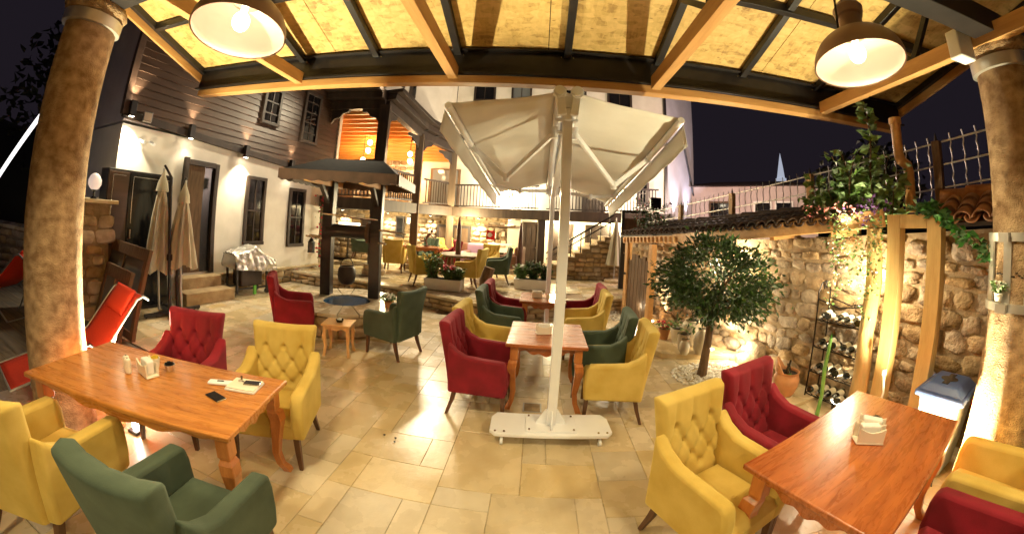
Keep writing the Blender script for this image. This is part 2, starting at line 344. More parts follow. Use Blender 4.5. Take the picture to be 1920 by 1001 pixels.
def tiles(mb, u0, u1, v0, v1, z, cell=.2, seed=3, gap=.0045, keep=None, fr=PAV, dz=.0):
    rnd = random.Random(seed); nu, nv = int((u1-u0)/cell), int((v1-v0)/cell); occ = np.zeros((nu, nv), bool)
    sizes = [(3,2),(3,2),(2,3),(2,2),(2,2),(3,3),(2,1),(1,2),(4,2),(4,3),(3,4)]
    for j in range(nv):
        for i in range(nu):
            if occ[i, j]: continue
            o = sizes[:]; rnd.shuffle(o); o += [(2,1),(1,2),(1,1)]
            for a, b in o:
                if i+a <= nu and j+b <= nv and not occ[i:i+a, j:j+b].any(): break
            occ[i:i+a, j:j+b] = True
            x0, x1, y0, y1 = u0+i*cell+gap, u0+(i+a)*cell-gap, v0+j*cell+gap, v0+(j+b)*cell-gap
            if keep and not keep((x0+x1)/2, (y0+y1)/2, (x1-x0)/2, (y1-y0)/2): continue
            e = .004; h = z+rnd.uniform(-dz, dz)
            P = [fr(x0-e,y0-e,h-.006), fr(x1+e,y0-e,h-.006), fr(x1+e,y1+e,h-.006), fr(x0-e,y1+e,h-.006), fr(x0,y0,h), fr(x1,y0,h), fr(x1,y1,h), fr(x0,y1,h)]
            mb.add(P, [[4,5,6,7],[0,1,5,4],[1,2,6,5],[2,3,7,6],[3,0,4,7]])
    return mb

# ================================================================ GROUND
def edge(u):
    xs = [-9, -4.6, -3, -2, -1.1, -.3, 1.0, 2.2, 9]; ys = [8.05, 8.05, 7.8, 7.35, 6.95, 7.0, 7.8, 8.2, 8.3]
    return float(np.interp(u, xs, ys))
TZ = .3
g = MB(); g.add([(-90,-40,-.03),(90,-40,-.03),(90,140,-.03),(-90,140,-.03)], [[0,1,2,3]])
struct(g.build('ground', m_grout, normals=False))
b = MB()
tiles(b, -9.2, 6.4, -2.4, 8.6, 0, keep=lambda x, y, a, c: y < edge(x)+.1 and not (x < -4.7 and y < 2.75), dz=.0012)
struct(b.build('courtyard_floor', m_tile, normals=False))
b = MB(); rnd = random.Random(8)
y = -2.4
while y < 2.72:
    x = -11.0-rnd.uniform(0, 1)
    while x < -4.75:
        w = rnd.uniform(.7, 1.5); x1 = min(x+w, -4.74)
        P = [PAV(x+.005,y+.004,-.008), PAV(x1-.005,y+.004,-.008), PAV(x1-.005,y+.136,-.008), PAV(x+.005,y+.136,-.008)]
        b.add(P, [[0,1,2,3]]); x += w
    y += .14
struct(b.build('board_floor', m_deck, normals=False))
# raised terrace: body, tiles, stone riser, coping
us = np.linspace(-6.6, 6.0, 64)
b = MB()
top = [PAV(u, edge(u)+.03, TZ-.012) for u in us]; far = [PAV(u, 16, TZ-.012) for u in us]; bot = [PAV(u, edge(u)+.03, -.02) for u in us]
n = len(us); b.add(top+far+bot, [[i, i+1, n+i+1, n+i] for i in range(n-1)]+[[2*n+i, 2*n+i+1, i+1, i] for i in range(n-1)])
struct(b.build('terrace_base', m_mortar))
b = MB(); tiles(b, -6.6, 6.0, 6.8, 13.6, TZ, seed=9, keep=lambda x, y, a, c: y-c > max(edge(x-a), edge(x+a), edge(x))+.16, dz=.0012)
struct(b.build('terrace_floor', m_tile, normals=False))
b = MB(); us2 = np.linspace(-6.6, 6.0, 30)
for i in range(len(us2)-1):
    a, c = us2[i]+.004, us2[i+1]-.004
    P = [PAV(a, edge(a)-.03, TZ-.05), PAV(c, edge(c)-.03, TZ-.05), PAV(c, edge(c)+.30, TZ-.05), PAV(a, edge(a)+.30, TZ-.05)]
    b.add(P+[p+Vector((0,0,.055)) for p in P], [[4,5,6,7],[0,1,5,4],[1,2,6,5],[3,0,4,7]])
struct(b.build('terrace_coping', m_tile))
b = MB()
def rfn(s, off, z):
    e = .01; p = PAV(s, edge(s), z); d = PAV(s+e, edge(s+e), 0)-PAV(s-e, edge(s-e), 0); d.normalize()
    return p+Vector((d.y, -d.x, 0))*(-off-.0)
rubble(b, -6.5, 5.5, lambda s: 0, lambda s: .26, (.11, .15), (.14, .3), .035, rfn, seed=4, power=.4, jit=.03, gap=.014)
struct(b.build('terrace_riser', m_block, smooth=50))
# hill and far dark ground against the night sky
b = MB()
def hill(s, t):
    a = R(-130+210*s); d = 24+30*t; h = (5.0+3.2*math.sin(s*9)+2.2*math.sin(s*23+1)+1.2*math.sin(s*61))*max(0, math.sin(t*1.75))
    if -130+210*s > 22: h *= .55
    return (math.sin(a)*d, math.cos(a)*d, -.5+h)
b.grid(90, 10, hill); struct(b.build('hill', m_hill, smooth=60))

# ================================================================ PAVILION
VF = 3.4; SL = .292
rz_ = lambda v: 3.79+SL*(VF-v)                       # underside of the roof boards
t = thing('pavilion', 'timber and black steel pavilion roof lined with chipboard, above the dining tables', 'pavilion', PAV(0, 1.4, 0), -4.2)
t.rotation_euler = (0, R(.9), R(-4.2)); t.location = PAV(0, 1.4, 0)
O = (0, 1.4, 0)
EU = (-4.92, 4.9)
def roofpanel(u0, u1):
    b = MB(O); g_ = .004; v1 = -3.4
    P = [(u0+g_, VF+.06, rz_(VF+.06)), (u1-g_, VF+.06, rz_(VF+.06)), (u1-g_, v1, rz_(v1)), (u0+g_, v1, rz_(v1))]
    return b.add(P+[(p[0], p[1], p[2]+.03) for p in P], [[0,1,2,3],[7,6,5,4],[0,4,5,1],[1,5,6,2],[2,6,7,3],[3,7,4,0]])
m_osb = osb('oriented_strand_board')
RU = [-4.92, -2.95, -1.92, -.96, .2, 1.17, 2.2, 3.28, 4.9]
for a, c in ((-4.92, -2.46), (-2.46, 0.0), (0.0, 2.44), (2.44, 4.9)): roofpanel(a, c).build('ceiling_board', m_osb, t)
b = MB(O); b.box(EU[0], EU[1], VF-.0, VF+.10, 3.475, 3.785); b.box(EU[0], EU[1], VF-.055, VF-.002, 3.475, 3.50); b.box(EU[0], EU[1], VF-.055, VF-.002, 3.755, 3.775)
b.build('front_beam', m_steel, t, bevel=.004)
b = MB(O); b.box(EU[0]+.06, EU[1]-.06, VF-.03, VF+.09, 3.385, 3.47); b.build('front_strip', m_strip, t, bevel=.006)
for u in RU:
    e = .06 if u in (RU[0], RU[-1]) else 0
    uu = u+e if u < 0 else u-e
    b = MB(O); b.bar((uu, VF, rz_(VF)-.045), (uu, -3.3, rz_(-3.3)-.045), .075, .075); b.build('rafter', m_steel, t, bevel=.003)
for u in (EU[0]-.0, EU[1]+.0):
    b = MB(O); b.bar((u, VF+.04, rz_(VF)-.14), (u, -3.3, rz_(-3.3)-.14), .05, .10); b.build('side_board', m_chord, t, bevel=.004)
for v in (2.46, 1.35, .2, -1.0, -2.2):
    b = MB(O); b.bar((EU[0]+.1, v, rz_(v)-.055), (EU[1]-.1, v, rz_(v)-.055), .07, .085); b.build('purlin', m_steel, t, bevel=.003)
for u in (-2.9, -.97, 1.12, 3.3):
    b = MB(O); b.box(u-.05, u+.05, -3.2, VF-.06, 3.41, 3.55); b.build('tie_beam', m_chord, t, bevel=.006)
    for v0, v1 in ((2.5, 2.05), (1.62, 2.05), (1.3, .75), (.2, .75)):
        b = MB(O); b.bar((u, v0, rz_(v0)-.12), (u, v1, 3.55), .05, .05); b.build('truss_web', m_steel, t)
b = MB(O); b.box(-4.6, 4.6, 1.28, 1.44, 3.475, 3.66); b.build('main_beam', m_steel, t, bevel=.006)
for u in RU[1:-1]:
    for du in (-.06, .06): b = MB(O); b.lathe([(.008, -.012), (.008, .0)], (u+du, VF-.004, 3.72), 8); b.build('bolt', m_chrome, t)
b = MB(O); b.box(3.02, 3.24, 1.46, 1.56, 3.30, 3.52); b.build('junction_box', m_wpaint, t, bevel=.012)

def pillar(name, label, c, rb, rt, ztop, seed):
    t = thing(name, label, 'stone column', (c[0], c[1], 0), 0, 'old stone columns carrying the pavilion roof')
    b = MB(); prof = []; n = 46
    for i in range(n+1):
        z = ztop*i/n; prof.append((rb+(rt-rb)*(z/ztop)**1.1, z))
    rnd = random.Random(seed); bb = len(b.v); b.lathe(prof, n=44)
    b.v = [(x*(1+.010*math.sin(9*math.atan2(y, x)+z*3)+rnd.uniform(-.007, .007)), y*(1+.010*math.sin(9*math.atan2(y, x)+z*3)+rnd.uniform(-.007, .007)), z) for x, y, z in b.v]
    b.build('shaft', m_pillar, t, smooth=60)
    b = MB(); q = rt*1.0; b.lathe([(q+.004, ztop-.20), (q+.035, ztop-.195), (q+.038, ztop-.10), (q+.004, ztop-.095)], n=40); b.build('collar_ring', m_galv, t, smooth=40)
    b = MB(); b.lathe([(q+.0, ztop-.10), (q+.035, ztop-.08), (q+.06, ztop-.03), (q+.05, ztop+.02), (q*.8, ztop+.045)], n=32, wob=.025, seed=seed); b.build('capital', m_pillar, t, smooth=60)
    return t
PL = (-3.624, 1.572); PR = (3.64, 1.145)
pillar('stone_column', 'brown stone column at the left end of the pavilion, in front of the red sun loungers', PL, .238, .216, 3.52, 2)
t = pillar('stone_column', 'cracked stone column at the right side, strapped with galvanised steel bands', PR, .215, .176, 3.38, 5)
def q_r(z): return .215-.039*(z/3.38)**1.1
for z0 in (1.44, 1.93):
    b = MB(); r = q_r(z0); b.lathe([(r+.008, z0), (r+.026, z0+.002), (r+.026, z0+.062), (r+.008, z0+.064)], n=40, cap=False); b.add([], [])
    b.obox((-(r+.045), .03, z0+.03), (.06, .07, .062)); b.build('steel_band', m_galv, t, smooth=40)
for k in range(9):
    a = R(95+k*40); r = q_r(1.7)+.014
    b = MB(); b.bar((r*math.cos(a), r*math.sin(a), 1.47), (r*math.cos(a), r*math.sin(a), 1.97), .055, .012, up=(math.cos(a), math.sin(a), 0)); b.build('steel_strap', m_galv, t)
b = MB(); 
for k in range(26):
    a = R(150+k*5.2); r = q_r(1.72)+.002; zz = 1.70+.012*math.sin(k*1.7)+.006*math.sin(k*4.1)
    b.blob((r*math.cos(a), r*math.sin(a), zz), (.012, .012, .006), 1)
b.build('crack', m_soil, t)

def pendant(loc, label, power, seen=True, rz=0):
    t = thing('pendant_lamp', label, 'pendant lamp', loc, rz, 'enamel pendant lamps under the pavilion roof')
    r = .265
    prof = [(r*math.sin(a), .22*math.cos(a)-.0) for a in np.linspace(R(90), R(17), 14)]
    b = MB(); b.lathe([(r+.004, -.008)]+[(q+.004, z) for q, z in prof], n=44, cap=False); b.build('shade', m_shade_out, t, smooth=60)
    b = MB(); b.lathe([(q-.004, z-.004) for q, z in prof]+[(.0, .205)], n=44, cap=False); b.build('reflector', m_shade_in, t, smooth=60, normals=False)
    b = MB(); b.lathe([(.085, .20), (.075, .235), (.07, .33), (.085, .335), (.095, .39), (.07, .43), (.02, .45)], n=28); b.build('lamp_neck', m_shade_out, t, smooth=40)
    b = MB(); b.tube([(-.14, 0, .185), (-.10, 0, .46), (0, 0, .56), (.10, 0, .46), (.14, 0, .185)], .007, 8); b.tube([(0, 0, .44), (0, 0, 1.35)], .012, 8); b.build('hanger', m_iron, t, smooth=40)
    b = MB(); b.blob((0, 0, .07), (.05, .05, .06), 3); b.tube([(0, 0, .12), (0, 0, .2)], .02, 10); b.build('bulb', m_bulb, t, smooth=60)
    light('pendant_light', 'SPOT', (loc[0], loc[1], loc[2]+.02), power*1.5, WARM, .11, (loc[0], loc[1], 0), 146, .4)
    light('bulb_light', 'POINT', (loc[0], loc[1], loc[2]+.03), power*.010, (1, .70, .54), .06)
    d = Vector((-loc[0], -loc[1], 0)).normalized(); t.rotation_mode = 'QUATERNION'; t.rotation_quaternion = Vector((0, 0, -1)).rotation_difference(Vector((0, 0, -1))*math.cos(R(8))+d*math.sin(R(8)))
pendant((-1.51, 1.40, 2.90), 'brown enamel dome lamp, lit, hanging over the long table with the two phones', 50)
pendant((1.94, 1.33, 2.94), 'brown enamel dome lamp, lit, hanging over the reddish table beside the banded column', 46)
pendant((-1.6, -1.1, 2.92), 'lit brown dome lamp of an added unseen second row, behind the viewer on the left', 62)  # added out of view to brighten the near tables and chairs
pendant((1.9, -1.15, 2.94), 'lit brown dome lamp of an added unseen second row, behind the viewer on the right', 62)  # its partner, likewise added unseen for more light in the foreground

def ground_flood(loc, rz, label, power, aim):
    t = thing('ground_floodlight', label, 'floodlight', loc, rz, 'floodlights at the feet of the columns')
    b = MB(); b.box(-.09, .09, -.05, .05, .05, .12); b.build('housing', m_steel, t, bevel=.01)
    b = MB(); b.box(-.075, .075, -.035, .035, .1205, .1255); b.build('lens', m_flens, t)
    b = MB(); b.tube([(-.1, 0, 0), (-.1, 0, .09)], .008, 6); b.tube([(.1, 0, 0), (.1, 0, .09)], .008, 6); b.box(-.11, .11, -.03, .03, 0, .008); b.build('bracket', m_steel, t)
    light('flood_beam', 'SPOT', (loc[0], loc[1], loc[2]+.15), power, FLOOD, .05, aim, 128, .5)
ground_flood((-3.60, 2.06, 0), 10, 'small black floodlight shining up the left stone column under the long table', 760, (-3.40, 2.0, 4))
ground_flood((3.33, 1.50, 0), -60, 'small black floodlight shining up the banded column beside the bin', 380, (3.0, 1.4, 4))
t = thing('light_tube', 'upright white light tube standing on the floor beneath the long table', 'light tube', (-3.02, 1.86, 0), 0)
b = MB(); b.box(-.035, .035, -.02, .02, .03, .52); b.build('diffuser', m_flens, t, bevel=.01)
b = MB(); b.box(-.06, .06, -.05, .05, 0, .03); b.build('foot', m_steel, t, bevel=.006)

# ================================================================ LEFT HOUSE
HO = LW(0, 0, 0)
t = thing('timber_house', 'white plastered house with dark timber boarding upstairs, left side of the court', 'house', HO, -12.05)
sb = lambda y: 3.30-.064*y                                  # lower edge of the boarding
b = MB(); b.box(-5, 0, .05, 5.78, -.03, 3.2); b.build('plaster_wall', m_white, t)
b = MB(); rows = 26; h = .145
for i in range(rows):
    z0 = 3.02+i*h
    P = []
    y0, y1 = .02, 6.2
    if z0+h < sb(y0)-.05: pass
    for yy in (y0, y1):
        P += [(.055, yy, z0), (.085, yy, z0), (.062, yy, z0+h), (.03, yy, z0+h)]
    if z0 >= 3.28: b.add(P, [[0,1,5,4],[1,2,6,5],[2,3,7,6],[0,4,7,3],[0,3,2,1],[4,5,6,7]])
    else:                                                   # lowest boards start further along, above the sloping sill
        ys = min(5.9, max(.02, (3.30-z0)/.064)); P = []
        for yy in (ys, y1): P += [(.055, yy, z0), (.085, yy, z0), (.062, yy, z0+h), (.03, yy, z0+h)]
        b.add(P, [[0,1,5,4],[1,2,6,5],[2,3,7,6],[0,4,7,3],[0,3,2,1],[4,5,6,7]])
b.build('timber_boarding', m_siding, t)
b = MB(); b.prism([(.10, 0, 3.30), (.10, 6.2, sb(6.2)), (.10, 6.2, sb(6.2)+.14), (.10, 0, 3.44)], (-.12, 0, 0)); b.build('sill_beam', m_darkw, t, bevel=.006)
b = MB(); b.box(-5, .03, .04, 6.18, 3.25, 6.8); b.build('upper_wall', m_purplew, t)
b = MB(); b.box(-.03, .11, -.03, .09, 3.35, 6.8); b.build('corner_board', m_siding, t, bevel=.005)
b = MB(); b.box(.03, .12, 6.14, 6.26, 2.95, 5.2); b.build('end_trim', m_cream, t, bevel=.005)
b = MB(); b.box(-5.4, .75, -.5, 6.5, 6.8, 6.95); b.build('eave', m_darkw, t)
b = MB()
for i in range(24): b.box(.13, .74, 5.0+i*.06, 5.03+i*.06, 6.745, 6.80)
b.build('eave_slats', m_cream, t)
def window(par, y0, y1, z0, z1, x=0.0, fm=m_darkw, w=.08, lit=None, bars=((.5,), (.5,)), axis='x', depth=.09, proud=.06):
    """frame standing proud of the wall, a sash with bars behind its glass; axis 'x' faces +x, axis 'y' faces -y"""
    def B(a0, a1, d0, d1, c0, c1, mb): return mb.box(d0, d1, a0, a1, c0, c1) if axis == 'x' else mb.box(a0, a1, -d1, -d0, c0, c1)
    o = getattr(par, '_off', None)
    X = x
    f = MB(); B(y0, y1, X-.03, X+proud, z1-w, z1, f); B(y0, y1, X-.03, X+proud+.02, z0, z0+w, f); B(y0, y0+w, X-.03, X+proud-.002, z0+w, z1-w, f); B(y1-w, y1, X-.03, X+proud-.002, z0+w, z1-w, f)
    fo = f.build('window', fm, par, bevel=.006)
    p = MB(); B(y0+w, y1-w, X-.02, X+.008, z0+w, z1-w, p); po = p.build('pane', lit or m_glass, fo)
    g_ = MB()
    for q in bars[0]: a = y0+(y1-y0)*q; B(a-.012, a+.012, X+.009, X+.028, z0+w, z1-w, g_)
    for q in bars[1]: a = z0+(z1-z0)*q; B(y0+w, y1-w, X+.0095, X+.03, a-.018, a+.018, g_)
    if g_.v: g_.build('sash_bars', fm, fo)
    return fo
window(t, 3.05, 3.66, 1.04, 2.66); window(t, 4.48, 5.09, .95, 2.52)
window(t, 3.16, 3.74, 3.95, 4.92, x=.085, lit=m_glass, bars=((.5,), (.3, .6))); window(t, 4.55, 5.20, 3.78, 5.24, x=.085, bars=((.5,), (.2, .4, .6, .8)))
f = MB(); f.box(-.02, .09, 1.40, 1.50, .48, 2.82); f.box(-.02, .09, 2.14, 2.24, .48, 2.78); f.box(-.02, .092, 1.50, 2.14, 2.68, 2.79)
d = f.build('door', m_darkw, t, bevel=.008); b = MB(); b.box(-.02, .012, 1.50, 1.92, .5, 2.68); b.build('leaf', m_oldwood, d)
b = MB(); b.box(-.02, .006, 1.92, 2.14, .5, 2.68); b.build('gap', m_black, d)
b = MB(); rubble(b, 2.35, 5.7, lambda s: -.04, lambda s: .36, (.16, .2), (.2, .34), .05, lambda s, o, z: (.0-o*1, s, z), seed=12, power=.4, jit=.03); b.build('stone_plinth', m_block, t, smooth=50)
b = MB(); b.box(-.02, .07, 2.3, 5.78, .36, .42); b.build('plinth_coping', m_tile, t, bevel=.01)
b = MB(); b.box(-.0, .5, 1.28, 2.3, -.01, .46); b.v = [v for v in b.v]
st = thing('stone_steps', 'two pale stone steps below the open door of the white house', 'steps', LW(.02, 1.85, 0), -12.05)
b = MB(); b.box(.0, .34, -.5, .42, .001, .46); b.build('upper_step', m_block, st, bevel=.012); b = MB(); b.box(.34, .72, -.62, .5, .001, .24); b.build('lower_step', m_block, st, bevel=.012)
for i, (s, z, pu, pd, lab) in enumerate(((.13, 3.46, 60, 130, 'black two-way wall lamp at the outer corner of the timber house'), (1.40, 3.32, 45, 8, 'black wall lamp above the open door of the timber house'),
        (2.85, 3.18, 45, 110, 'black wall lamp lighting the plaster left of the first ground window'), (4.34, 3.09, 38, 5, 'black wall lamp partly behind the well roof'))):
    w = thing('wall_lamp', lab, 'wall lamp', LW(.16, s, z), -12.05, 'two-way wall lamps along the timber house')
    b = MB(); b.box(-.055, .055, -.055, .055, -.14, .14); b.build('body', m_steel, w, bevel=.006)
    b = MB(); b.box(-.10, -.055, -.03, .03, -.04, .04); b.build('arm', m_steel, w)
    for z_ in (.1415, -.1415): b = MB(); b.box(-.035, .035, -.035, .035, z_-.001, z_+.001); b.build('lens', m_spotlens, w)
    P = LW(.17, s, z+.18); light('wall_lamp_up', 'SPOT', P, pu, SOFT, .03, LW(.0, s, z+3), 75, .8)
    P = LW(.17, s, z-.18); light('wall_lamp_down', 'SPOT', P, pd, SOFT, .03, LW(.02, s, z-3), 95, .9)
w = thing('floodlight', 'small square floodlight angled off the corner of the timber house', 'floodlight', LW(.2, .42, 3.36), -30)
b = MB(); b.box(-.02, .11, -.08, .08, -.09, .09); b.build('housing', m_alu, w, bevel=.01); b = MB(); b.box(.1105, .113, -.065, .065, -.07, .07); b.build('lens', m_cream, w); b = MB(); b.bar((-.2, 0, 0), (-.02, 0, 0), .03, .03); b.build('arm', m_steel, w)
for s in (.42, .62):
    w = thing('security_camera', 'white security camera on the plaster, %s' % ('nearer the corner' if s < .5 else 'nearer the door'), 'camera', LW(.0, s, 2.95), -12.05, 'security cameras on the white wall')
    b = MB(); b.tube([(.0, 0, .02), (.08, 0, 0)], .012, 8); b.build('bracket', m_wpaint, w); b = MB(); b.tube([(.05, -.02, .0), (.17, .03, -.04)], .03, 12); b.build('camera_body', m_wpaint, w, smooth=40)

# ================================================================ MAIN BUILDING (veranda wing and back facade)
O = (0, 13.4, TZ)
t = thing('courtyard_building', 'old hotel with a glowing timber veranda, stone ground floor and white top storey', 'building', PAV(*O), -4.2)
A, Bc, C = (-4.42, 9.1), (-3.95, 11.0), (-3.08, 12.3)
cz = lambda v: 5.10-.205*(v-9.1)                             # ceiling height of the veranda
def wallbox(name, m, u0, u1, v0, v1, z0, z1, bev=0): b = MB(O); b.box(u0, u1, v0, v1, z0, z1); return b.build(name, m, t, bevel=bev)
wallbox('facade_wall', m_facade, -3.4, 5.02, 13.4, 13.9, 2.30, 9.0)
wallbox('ground_wall', m_facade, -1.05, 5.02, 13.4, 13.9, .2, 2.28)
wallbox('back_wall', m_facade, -9.2, -3.4, 13.3, 13.9, 2.30, 5.4)
wallbox('porch_wall', m_mortar, -9.2, -1.05, 13.05, 13.9, .2, 2.28)
b = MB(O); rubble(b, -9.0, -1.1, lambda s: .3, lambda s: 2.2, (.13, .22), (.16, .36), .06, lambda s, o, z: (s, 13.03+o*1, z), seed=21, power=.55); b.build('porch_stones', m_stone, t, smooth=50)
b = MB(O); rubble(b, -9.0, -5.0, lambda s: 2.4, lambda s: 4.6, (.16, .26), (.2, .42), .06, lambda s, o, z: (s, 13.27+o*1, z), seed=22, power=.55); b.build('veranda_stones', m_stone, t, smooth=50)
# angled far side wall
b = MB(O); b.prism([(5.02, 13.41, 0), (7.35, 15.75, 0), (7.1, 16.0, 0), (5.02, 13.9, 0)], (0, 0, 9)); b.build('side_wall', m_purplew, t)
b = MB(O); b.box(4.99, 5.09, 13.30, 13.395, 2.6, 9); b.build('downpipe', m_steel, t)
b = MB(O); b.tube([Vector((6.2, 14.5, 6.2)), Vector((7.3, 15.6, 3.4))], .04, 8); b.build('stay_cable', m_steel, t)
# floors, ceiling, roof
b = MB(O); b.prism([(-6.3, 9.12, 2.10), (A[0], A[1], 2.10), (Bc[0], Bc[1], 2.10), (C[0], C[1], 2.10), (4.4, 12.3, 2.10), (4.4, 13.38, 2.10), (-9.2, 13.38, 2.10), (-9.2, 9.8, 2.10)], (0, 0, .20)); b.build('upper_floor', m_beamw, t)
pts = [(-6.3, 9.06), (A[0]+.05, 9.06), (Bc[0]+.07, Bc[1]), (C[0]+.06, C[1]-.06), (4.42, 12.24)]
for i in range(4):
    b = MB(O); p, q = pts[i], pts[i+1]; zz = (2.10, 2.42); b.bar((p[0], p[1], 2.25), (q[0], q[1], 2.25+(.06 if i == 3 else 0)), .1, .33); b.build('floor_beam', m_beamw, t, bevel=.01)
b = MB(O); P = [(-6.4, 9.0), A, Bc, C, (-3.3, 13.35), (-9.2, 13.35), (-9.2, 9.0)]
b.add([(p[0], p[1], cz(p[1])) for p in P]+[(p[0], p[1], cz(p[1])+.05) for p in P], [list(range(7)), list(range(7, 14))[::-1]]+[[i, (i+1)%7, 7+(i+1)%7, 7+i] for i in range(7)]); b.build('veranda_ceiling', m_orange, t)
def uedge(v): return float(np.interp(v, [9.1, 11.0, 12.3, 13.4], [A[0], Bc[0], C[0], -3.3]))-.06
for k in range(14):
    v = 9.35+k*.29; b = MB(O); b.box(-9.1, uedge(v), v, v+.07, cz(v)-.115, cz(v)-.003); b.build('joist', m_orange, t)
for i, (p, q) in enumerate((((-6.35, 9.1), A), (A, Bc), (Bc, (C[0], C[1])))):
    z0, z1 = cz(p[1]), cz(q[1]); ext = .0
    b = MB(O); b.bar((p[0], p[1], z0+.02), (q[0], q[1], z1+.02), .22, .26); b.build('eave_beam', m_darkw, t, bevel=.01)
    nx, ny = (q[1]-p[1]), -(q[0]-p[0]); L = math.hypot(nx, ny); nx, ny = nx/L*.12, ny/L*.12
    b = MB(O); b.bar((p[0]+nx, p[1]+ny, z0+.26), (q[0]+nx, q[1]+ny, z1+.24), .42, .18); b.bar((p[0]+nx*2, p[1]+ny*2, z0+.43), (q[0]+nx*2, q[1]+ny*2, z1+.38), .62, .12); b.build('cornice', m_darkw, t, bevel=.01)
    for e, (pp, zz) in enumerate(((p, z0), (q, z1))):        # carved brackets in the corners of each bay
        d = Vector((q[0]-p[0], q[1]-p[1], 0)).normalized()*(1 if e == 0 else -1)
        b = MB(O); c0 = Vector((pp[0], pp[1], zz-.10))+d*.14
        poly = [c0, c0+d*.62, c0+d*.58+Vector((0,0,-.09)), c0+d*.40+Vector((0,0,-.12)), c0+d*.30+Vector((0,0,-.24)), c0+d*.13+Vector((0,0,-.28)), c0+Vector((0,0,-.44))]
        b.prism(poly, (nx*.5, ny*.5, 0)); b.build('bracket', m_darkw, t)
# white top storey of the wing, set back behind the cornice
b = MB(O); b.prism([(-6.4, 9.55, 5.16), (-4.75, 9.55, 5.16), (-4.35, 11.1, 4.86), (-3.42, 12.6, 4.55), (-3.42, 13.38, 4.45), (-9, 13.38, 4.45)], (0, 0, 4.0)); b.build('top_storey', m_facade, t)
d1 = Vector((.4, 1.55, 0)).normalized()
for v0, v1, z0, z1 in ((10.0, 10.42, 6.15, 7.6), (10.72, 11.05, 6.0, 7.6)):
    b = MB(O); pu = lambda v: -4.75+.258*(v-9.55)
    P = [(pu(v0)+.02, v0, z0), (pu(v1)+.02, v1, z0), (pu(v1)+.02, v1, z1), (pu(v0)+.02, v0, z1)]; b.prism(P, (.04, -.01, 0)); f = b.build('window', m_darkw, t)
    b = MB(O); b.prism([(p[0]+.045, p[1]+(.07 if i in (0, 3) else -.07), p[2]+(.07 if i < 2 else -.07)) for i, p in enumerate(P)], (.003, 0, 0)); b.build('pane', m_glass, f)
# columns
for (u, v), zt, zb, m in ((A, cz(9.1), .3, m_darkw), (Bc, cz(11.0), .3, m_colw), (C, cz(12.3), .3, m_colw), ((.18, 12.42), 2.1, .3, m_darkw)):
    w = .30 if u < -4.2 else .25
    b = MB(O); b.obox((u, v, (zb+zt)/2), (w, w, zt-zb), R(12)); c = b.build('column', m, t, bevel=.012)
    if u < -3.2: b = MB(O); b.lathe([(.30, .3), (.33, .36), (.33, .44), (.27, .47), (.29, .52), (.27, .60)], (u, v, 0), 28, wob=.03, seed=int(v)); b.build('stone_base', m_block, c, smooth=50)
# railings: rail, bottom rail and each baluster
def railing(p, q, z0, z1, step=.115, m=m_darkw):
    b = MB(O); b.bar((p[0], p[1], z1), (q[0], q[1], z1+(.08 if p[1] == q[1] else 0)), .06, .06); r = b.build('railing', m, t); b = MB(O); b.bar((p[0], p[1], z0+.06), (q[0], q[1], z0+.10), .04, .04); b.build('bottom_rail', m, r)
    L = math.hypot(q[0]-p[0], q[1]-p[1]); n = int(L/step)
    for i in range(1, n):
        k = i/n; b = MB(O); x, y = p[0]+(q[0]-p[0])*k, p[1]+(q[1]-p[1])*k; b.box(x-.016, x+.016, y-.016, y+.016, z0+.06, z1+.05*k); b.build('baluster', m, r)
railing((-2.95, 12.28), (.05, 12.28), 2.40, 3.20); railing((.32, 12.28), (4.35, 12.28), 2.44, 3.26)
railing((Bc[0]+.2, Bc[1]+.15), (C[0]-.1, C[1]-.15), 2.40, 3.24); railing((A[0]+.15, A[1]+.25), (Bc[0]-.05, Bc[1]-.2), 2.40, 3.30); railing((-6.1, 9.12), (A[0]-.2, 9.12), 2.40, 3.42)
def fwin(u0, u1, z0, z1, v=13.4, lit=None, bars=((.5,), (.5,))):
    f = MB(O); w = .08
    f.box(u0, u1, v-.07, v-.001, z1-w, z1); f.box(u0, u1, v-.08, v-.001, z0, z0+w); f.box(u0, u0+w, v-.07, v-.001, z0+w, z1-w); f.box(u1-w, u1, v-.07, v-.001, z0+w, z1-w); fo = f.build('window', m_darkw, t)
    p = MB(O); p.box(u0+w, u1-w, v-.012, v-.001, z0+w, z1-w); p.build('pane', lit or m_glass, fo)
    g_ = MB(O)
    for q in bars[0]: a = u0+(u1-u0)*q; g_.box(a-.015, a+.015, v-.03, v-.0125, z0+w, z1-w)
    for q in bars[1]: a = z0+(z1-z0)*q; g_.box(u0+w, u1-w, v-.032, v-.0125, a-.02, a+.02)
    g_.build('sash_bars', m_darkw, fo)
fwin(-2.72, -1.83, 6.72, 8.2); fwin(-1.20, -.38, 6.72, 8.2, lit=m_glasslit); fwin(.88, 1.80, 6.70, 8.2); fwin(2.64, 3.66, 6.55, 8.1)
fwin(3.86, 4.33, 2.86, 3.72)
